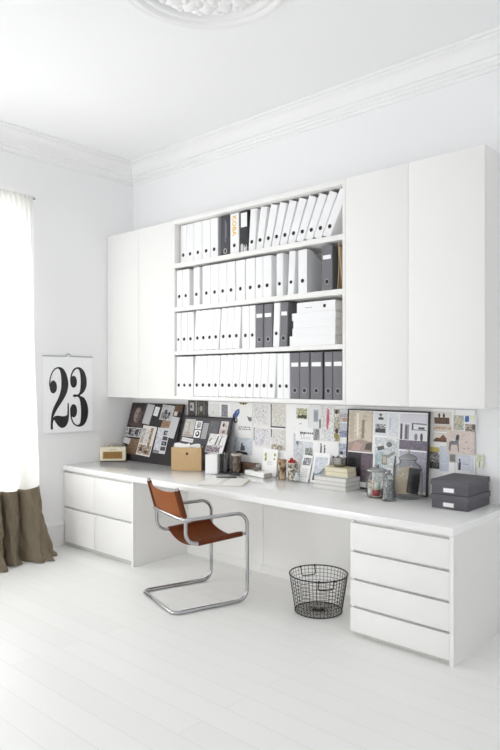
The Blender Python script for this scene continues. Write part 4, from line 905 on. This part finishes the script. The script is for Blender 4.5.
# open notebook
nb = thing('open_notebook', 'open white notebook near the front of the worktop behind the chair', 'notebook', (1.797, -.548, Z0), (0, 0, R(30)))
b = MB(); b.box(-.166, -.148, 0, .166, .148, .003, bev=.001, seg=1); b.build('cover', mat('notebook_cover', (206, 196, 176), .6), nb)
for sx in (-1, 1):
    b = MB()
    def pg(u, v, top):
        x = u * .162; z = .0035 if not top else .0045 + .017 * math.sin(min(1, u * 4) * PI / 2) * (1 - .55 * u) ; return Vector((sx * x, (v - .5) * .288, z))
    t = bmesh.new(); g = [[[t.verts.new(pg(i / 14, j, k)) for j in (0, 1)] for i in range(15)] for k in (0, 1)]
    for i in range(14):
        t.faces.new((g[1][i][0], g[1][i + 1][0], g[1][i + 1][1], g[1][i][1])); t.faces.new((g[0][i][0], g[0][i][1], g[0][i + 1][1], g[0][i + 1][0]))
        for j in (0, 1): t.faces.new((g[0][i][j], g[0][i + 1][j], g[1][i + 1][j], g[1][i][j]))
    for i in (0, 14): t.faces.new((g[0][i][0], g[1][i][0], g[1][i][1], g[0][i][1]))
    bmesh.ops.recalc_face_normals(t, faces=t.faces); b.add(t); b.build('page_block', mat('notebook_paper', (249, 248, 243), .6), nb)
pn = thing('pen', 'black pen lying across the pages of the open notebook', 'pen', (1.722, -.452, Z0 + .0236), (0, 0, R(34)))
b = MB(); b.tube([(-.07, 0, 0), (.035, 0, 0)], .0048, 12); b.tube([(-.082, 0, 0), (-.07, 0, 0)], [.0012, .0046], 12); b.build('barrel', M_BB, pn)
b = MB(); b.tube([(.0352, 0, 0), (.078, 0, 0)], .0051, 12); b.box(.042, -.001, .005, .076, .001, .0068); b.build('cap', M_BB, pn)
# brown cup pair and clear glass
c1 = thing('paper_cup', 'tall brown bark-patterned cup beside the cup of red berries', 'cup', (2.0, -.118, Z0))
b = MB(); b.lathe([(0, 0), (.028, 0), (.030, .003), (.034, .148), (.032, .148), (.028, .006), (0, .006)], 26); b.build('body', speckle('bark_brown', (92, 64, 42), (214, 192, 160), 34, (1, 1, .6)), c1)
b = MB(); b.lathe([(.0336, .142), (.0365, .143), (.0365, .150), (.0335, .1495)], 26); b.build('rim', mat('gold_rim', (196, 160, 110), .3, .6), c1)
c2 = thing('patterned_cup', 'grey and beige patterned cup holding red berries', 'cup', (2.088, -.10, Z0))
b = MB(); b.lathe([(0, 0), (.034, 0), (.037, .003), (.041, .132), (.039, .132), (.034, .006), (0, .006)], 28); b.build('body', speckle('mottled_grey_beige', (104, 96, 84), (228, 222, 208), 60, (1, 1, .8)), c2)
b = MB(); b.lathe([(.0405, .128), (.0435, .129), (.0435, .136), (.0405, .1355)], 28); b.build('rim', mat('cup_rim', (206, 200, 186), .5), c2)
for i, (x, y, z, r) in enumerate(((-.016, -.012, .136, .017), (.016, -.014, .138, .016), (.0, .014, .140, .018), (-.004, -.006, .158, .014), (-.024, .01, .13, .012), (.024, .008, .132, .013))):
    b = MB(); b.lathe([(0, -r)] + [(r * math.cos(R(a)), r * math.sin(R(a))) for a in range(-60, 61, 20)] + [(0, r * .92)], 14); o = b.build('berry', mat('red_berry', (176, 40, 32), .35), loc=(2.088 + x, -.10 + y, Z0 + z)); tag(o, 'round red berry heaped in the patterned cup', 'berry', 'red berries in the patterned cup')
c3 = thing('glass_tumbler', 'small clear glass of white stones before the leaning cards', 'glass', (2.165, -.150, Z0))
b = MB(); b.lathe([(0, 0), (.024, 0), (.026, .003), (.029, .088), (.0275, .088), (.0245, .006), (0, .006)], 26); b.build('body', M_GLASS, c3)
for i, (x, y, z, r) in enumerate(((-.008, -.006, .020, .014), (.010, .002, .022, .012), (-.002, .004, .044, .013), (.006, -.008, .062, .011))):
    b = MB(); b.lathe([(0, -r)] + [(r * math.cos(R(a)), r * math.sin(R(a))) for a in range(-60, 61, 20)] + [(0, r)], 12); o = b.build('white_stone', M_PAPER, loc=(2.165 + x, -.150 + y, Z0 + z)); tag(o, 'small white stone inside the small clear glass', 'stone', 'white stones in the small glass')
PL1 = plane((2.196, -.115, Z0), (.99, .10, 0), (0, .08, .2)); PL2 = plane((2.325, -.098, Z0), (1, 0.0, 0), (0, .06, .2))
picture(PL1, 0, .1045, .088, .207, 0, WH, [(.12, .62, .88, .9, (150, 150, 158)), ('m', .12, .62, .88, .9, (110, 110, 120), (206, 206, 212), 5, 3), ('s', .15, .15, .85, .5, 5, (206, 206, 206))], 'narrow white leaning card with a grey picture', 'card', name='leaning_card')
picture(PL2, 0, .1145, .150, .228, 0, WH, [(.12, .08, .88, .86, (206, 212, 220)), ('m', .12, .5, .88, .86, (224, 228, 234), (196, 206, 216), 5, 4), ('p', [(.12, .08), (.88, .08), (.88, .5), (.7, .52), (.5, .36), (.3, .3), (.12, .34)], (120, 136, 152)), ('p', [(.12, .08), (.5, .08), (.3, .24), (.12, .26)], (70, 80, 90)), ('p', [(.6, .2), (.86, .3), (.86, .48), (.7, .46)], (150, 160, 146))], 'white-bordered sea photo leaning behind the white book stack', name='leaning_photo')
# book stack
zz = Z0
for i, (x0, x1, y0, y1, th, c, lab) in enumerate(((2.412, 2.686, -.272, -.09, .031, (236, 236, 238), 'lowest white book of the stack by the framed board'), (2.416, 2.684, -.27, -.092, .028, (230, 230, 233), 'middle white book of the stack by the framed board'), (2.413, 2.687, -.271, -.09, .029, (238, 238, 238), 'top white book of the stack, under the cream books'),
                                             (2.475, 2.668, -.222, -.105, .033, (222, 212, 176), 'lower cream book on the white book stack'), (2.470, 2.664, -.22, -.104, .031, (214, 204, 170), 'upper cream book, under the scalloped silver bowl'))):
    t = thing('book', lab, 'book', ((x0 + x1) / 2, (y0 + y1) / 2, zz), (0, 0, 0), 'book stack by the framed board'); hw, hd = (x1 - x0) / 2, (y1 - y0) / 2
    cm = mat('book_cover_%d' % i, c if i > 2 else (196, 196, 200), .5); b = MB(); T = .002
    b.box(-hw, -hd, 0, hw, hd, T); b.box(-hw, -hd, th - T - .0005, hw, hd, th - .0005)
    if i < 3: b.box(-hw, hd - T, T, hw, hd, th - T - .0005)
    else: b.box(-hw, -hd, T, -hw + T, hd, th - T - .0005)
    b.build('cover', cm, t)
    b = MB(); b.box(-hw + .003 + (0 if i < 3 else .001), -hd + .003, T + .0003, hw - .003, hd - .004, th - T - .0008); b.build('page_block', M_PAGES if i < 3 else mat('cream_pages', (236, 230, 206), .7), t)
    zz += th
bw = thing('silver_bowl', 'small scalloped silver bowl on top of the cream books', 'bowl', (2.555, -.152, zz + .0004))
b = MB(); n = 48
prof = [(0, 0), (.038, 0), (.044, .004), (.050, .03), (.053, .066), (.0515, .066), (.048, .03), (.042, .007), (0, .006)]
b.lathe(prof, n)
for v in b.bm.verts:
    if v.co.z > .05: v.co.z += .006 * math.cos(8 * math.atan2(v.co.y, v.co.x))
    if v.co.z > .01:
        a = math.atan2(v.co.y, v.co.x); k = 1 + .03 * math.cos(8 * a) * v.co.z / .066; v.co.x *= k; v.co.y *= k
b.build('body', mat('hammered_silver', (160, 158, 154), .22, .9, bump=.3, scale=80), bw, ang=60)

# glass jars
def jar(name, label, loc, prof, n=36): 
    t = thing(name, label, 'jar', loc); b = MB(); b.lathe(prof, n); b.build('body', M_GLASS, t, ang=50); return t
j1 = jar('glass_jar', 'squat glass jar of red and white reels, beside the tapered jar', (2.94, -.285, Z0), [(0, 0), (.062, 0), (.070, .006), (.073, .03), (.073, .12), (.066, .142), (.052, .156), (.050, .168), (.047, .168), (.049, .155), (.063, .139), (.069, .118), (.069, .03), (.062, .01), (0, .008)])
b = MB(); b.lathe([(0, .188), (.02, .196), (.03, .194), (.05, .186), (.066, .182), (.069, .176), (.066, .170), (.05, .169), (0, .169)], 36); b.lathe([(0, .215), (.012, .214), (.014, .206), (.009, .196), (0, .196)], 20); b.build('lid', mat('jar_lid_metal', (176, 180, 180), .13, .55), j1)
def reel(x, y, z, rot, c, lab, L=.05, r=.02, nm='thread_reel'):
    t = thing(nm, lab, 'reel', (x, y, z), rot, 'reels inside the squat glass jar')
    b = MB(); b.lathe([(0, -L / 2), (r, -L / 2), (r, -L / 2 + .004), (r * .4, -L / 2 + .004), (r * .4, L / 2 - .004), (r, L / 2 - .004), (r, L / 2), (0, L / 2)], 20); b.build('spool', mat('reel_wood', (226, 216, 200), .6), t)
    b = MB(); b.lathe([(r * .42, -L / 2 + .0045), (r * .9, -L / 2 + .006), (r * .94, 0), (r * .9, L / 2 - .006), (r * .42, L / 2 - .0045)], 20); b.build('thread', mat('thread_%d_%d_%d' % c, c, .8, bump=.6, scale=300, stretch=(.1, .1, 1)), t)
jx, jy = 2.94, -.285
reel(jx + .012, jy - .032, Z0 + .034, (0, 0, 0), (160, 40, 42), 'red reel at the front of the squat glass jar', .05, .026)
reel(jx - .040, jy - .014, Z0 + .034, (0, 0, 0), (232, 230, 224), 'white reel standing low in the squat glass jar', .05, .021)
reel(jx + .035, jy + .025, Z0 + .034, (0, 0, 0), (150, 150, 146), 'grey reel at the back of the squat glass jar', .05, .021)
reel(jx - .022, jy + .036, Z0 + .034, (0, 0, 0), (150, 60, 56), 'dull red reel at the back of the squat glass jar', .05, .020)
reel(jx + .014, jy - .022, Z0 + .083, (0, 0, 0), (206, 216, 212), 'pale green reel on top of the red one in the jar', .045, .022)
reel(jx - .032, jy + .008, Z0 + .083, (0, 0, 0), (196, 170, 150), 'beige reel in the upper layer of the squat glass jar', .045, .022)
j2 = thing('tapered_jar', 'tapered glass jar of grey beads in front of the others', 'jar', (3.062, -.345, Z0))
b = MB(); b.lathe([(0, 0), (.046, 0), (.049, .004), (.049, .010), (.045, .018), (.036, .135), (.034, .150), (.022, .160), (.020, .166), (.018, .166), (.020, .157), (.031, .148), (.033, .134), (.042, .02), (.04, .012), (0, .010)], 36); b.build('body', M_GLASS, j2, ang=50)
b = MB(); b.lathe([(0, .196), (.009, .194), (.012, .187), (.008, .178), (.016, .172), (.023, .1685), (.022, .1665), (0, .1665)], 24); b.build('stopper', mat('stopper_grey', (150, 152, 152), .15, .5), j2)
b = MB(); b.lathe([(0, .0125), (.038, .0125), (.0405, .02), (.0322, .128), (.02, .134), (0, .136)], 32)
o = b.build('grey_beads', speckle('bead_grey', (84, 86, 88), (176, 178, 180), 160, (1, 1, 1)), loc=(3.062, -.345, Z0)); tag(o, 'fine grey beads filling the tapered glass jar', 'beads', kind='stuff')
j3 = jar('glass_jar', 'large lidded glass jar of folded tan and black cards', (3.108, -.178, Z0), [(0, 0), (.072, 0), (.086, .006), (.092, .03), (.093, .15), (.090, .185), (.078, .213), (.058, .226), (.052, .233), (.052, .246), (.049, .246), (.049, .231), (.056, .223), (.075, .210), (.086, .184), (.089, .15), (.088, .032), (.082, .011), (0, .009)], 44)
b = MB(); b.lathe([(0, .2475), (.056, .2475), (.061, .251), (.063, .258), (.060, .265), (.048, .274), (.030, .284), (.014, .288), (.009, .292), (.014, .300), (.013, .308), (0, .312)], 40); b.build('lid', mat('jar_lid_metal', (176, 180, 180), .13, .55), j3)
def card(x, y, z, w, h, rx, rz, c, lab, n=6, curl=.01, ry=0):
    b = MB(); b.sheet(lambda u, v: Vector(((u - .5) * w, curl * math.sin(u * PI), (v - .5) * h)), 10, 4, .003); o = b.build('folded_card', mat('card_%d_%d_%d' % c, c, .8, var=.12, scale=30), loc=(x, y, z), rot=(R(rx), R(ry), R(rz))); tag(o, lab, 'card', 'cards in the large glass jar')
jx, jy = 3.108, -.178
card(jx - .026, jy - .020, Z0 + .088, .095, .125, -8, 42, (214, 196, 170), 'tan card low at the front of the large jar', curl=-.012)
card(jx - .016, jy + .006, Z0 + .155, .10, .085, 12, 36, (230, 214, 192), 'pale tan card at the top of the large jar', curl=.012, ry=-14)
card(jx + .030, jy + .016, Z0 + .112, .080, .165, 0, 48, (38, 36, 36), 'black card standing inside the large jar', curl=-.008, ry=8)
card(jx + .002, jy - .014, Z0 + .140, .024, .125, 0, 42, (214, 202, 184), 'thin pale strip slanting across the cards in the jar', curl=.0, ry=48)
card(jx + .006, jy + .04, Z0 + .165, .08, .05, 0, 30, (66, 62, 60), 'dark scrap at the back of the large jar', curl=.01, ry=10)
# grey boxes
for i, (dx, dy, a, lab) in enumerate(((0, 0, 0, 'lower grey linen storage box at the end of the worktop'), (-.002, .002, .8, 'upper grey linen storage box of the stack of two'))):
    t = thing('storage_box', lab, 'box', (3.474 + dx, -.197 + dy, Z0 + i * .0865), (0, 0, R(a)), 'grey storage boxes')
    hw, hd, h = .117, .165, .085
    b = MB(); b.box(-hw + .004, -hd + .004, 0, hw - .004, hd - .004, .056, bev=.0015, seg=1); b.build('base', M_BOX, t)
    b = MB(); b.box(-hw, -hd, h - .006, hw, hd, h, bev=.0015, seg=1)
    for q in ((-hw, -hd, hw, -hd + .003), (-hw, hd - .003, hw, hd), (-hw, -hd + .003, -hw + .003, hd - .003), (hw - .003, -hd + .003, hw, hd - .003)): b.box(q[0], q[1], .052, q[2], q[3], h - .0055)
    b.build('lid', M_BOXLID, t)
    b = MB(); b.box(-.040, -hd + .0015, .012, .030, -hd + .0042, .040, bev=.001, seg=1)
    lf = b.build('label_holder', M_STEEL, t); b = MB(); b.box(-.036, -hd + .0006, .015, .026, -hd + .0014, .037); b.build('label_card', M_LABEL, lf)

# ---------------------------------------------------------------- daylight and added front fill
w = D.worlds.new('daylight'); bpy.context.scene.world = w; w.use_nodes = True
bgn = w.node_tree.nodes['Background']; bgn.inputs['Color'].default_value = (.95, .98, 1.0, 1); bgn.inputs['Strength'].default_value = 0.15
def sky(name, loc, rot, sx, sy, p):
    l = D.lights.new(name, 'AREA'); l.shape = 'RECTANGLE'; l.size = sx; l.size_y = sy; l.energy = p; l.color = (.975, .99, 1)
    o = D.objects.new(name, l); COL.objects.link(o); o.location = loc; o.rotation_euler = rot
for h, ax, p in ((W1, 'y', 75), (F1, 'x', 60), (F2, 'x', 26)):  # front pair is unseen added fill, powers set for overall brightness
    a = (h[0] + h[1]) / 2; z = (h[2] + h[3]) / 2
    if ax == 'y': sky('daylight_and_fill', (-.21, a, z), (0, -PI / 2, 0), h[3] - h[2], h[1] - h[0], p)
    else: sky('daylight_and_fill', (a, RY - .21, z), (PI / 2, 0, 0), h[1] - h[0], h[3] - h[2], p)

# ---------------------------------------------------------------- camera and view
cam = D.cameras.new('camera'); co = D.objects.new('camera', cam); COL.objects.link(co); bpy.context.scene.camera = co
cam.lens = 30.96; cam.sensor_width = 36; cam.sensor_fit = 'AUTO'; cam.shift_y = 4. / 750
co.location = (5.155, -4.005, 1.507); co.rotation_euler = (PI / 2, 0, R(41.92)); cam.clip_start = .05
sc = bpy.context.scene
sc.view_settings.view_transform = 'Standard'; sc.view_settings.look = 'None'; sc.view_settings.gamma = 1; sc.view_settings.use_curve_mapping = False
sc.view_settings.exposure = 0.04
sc.cycles.max_bounces = 16; sc.cycles.diffuse_bounces = 10; sc.cycles.transparent_max_bounces = 24; sc.cycles.glossy_bounces = 6
sc.cycles.use_denoising = True; sc.cycles.sample_clamp_indirect = 10
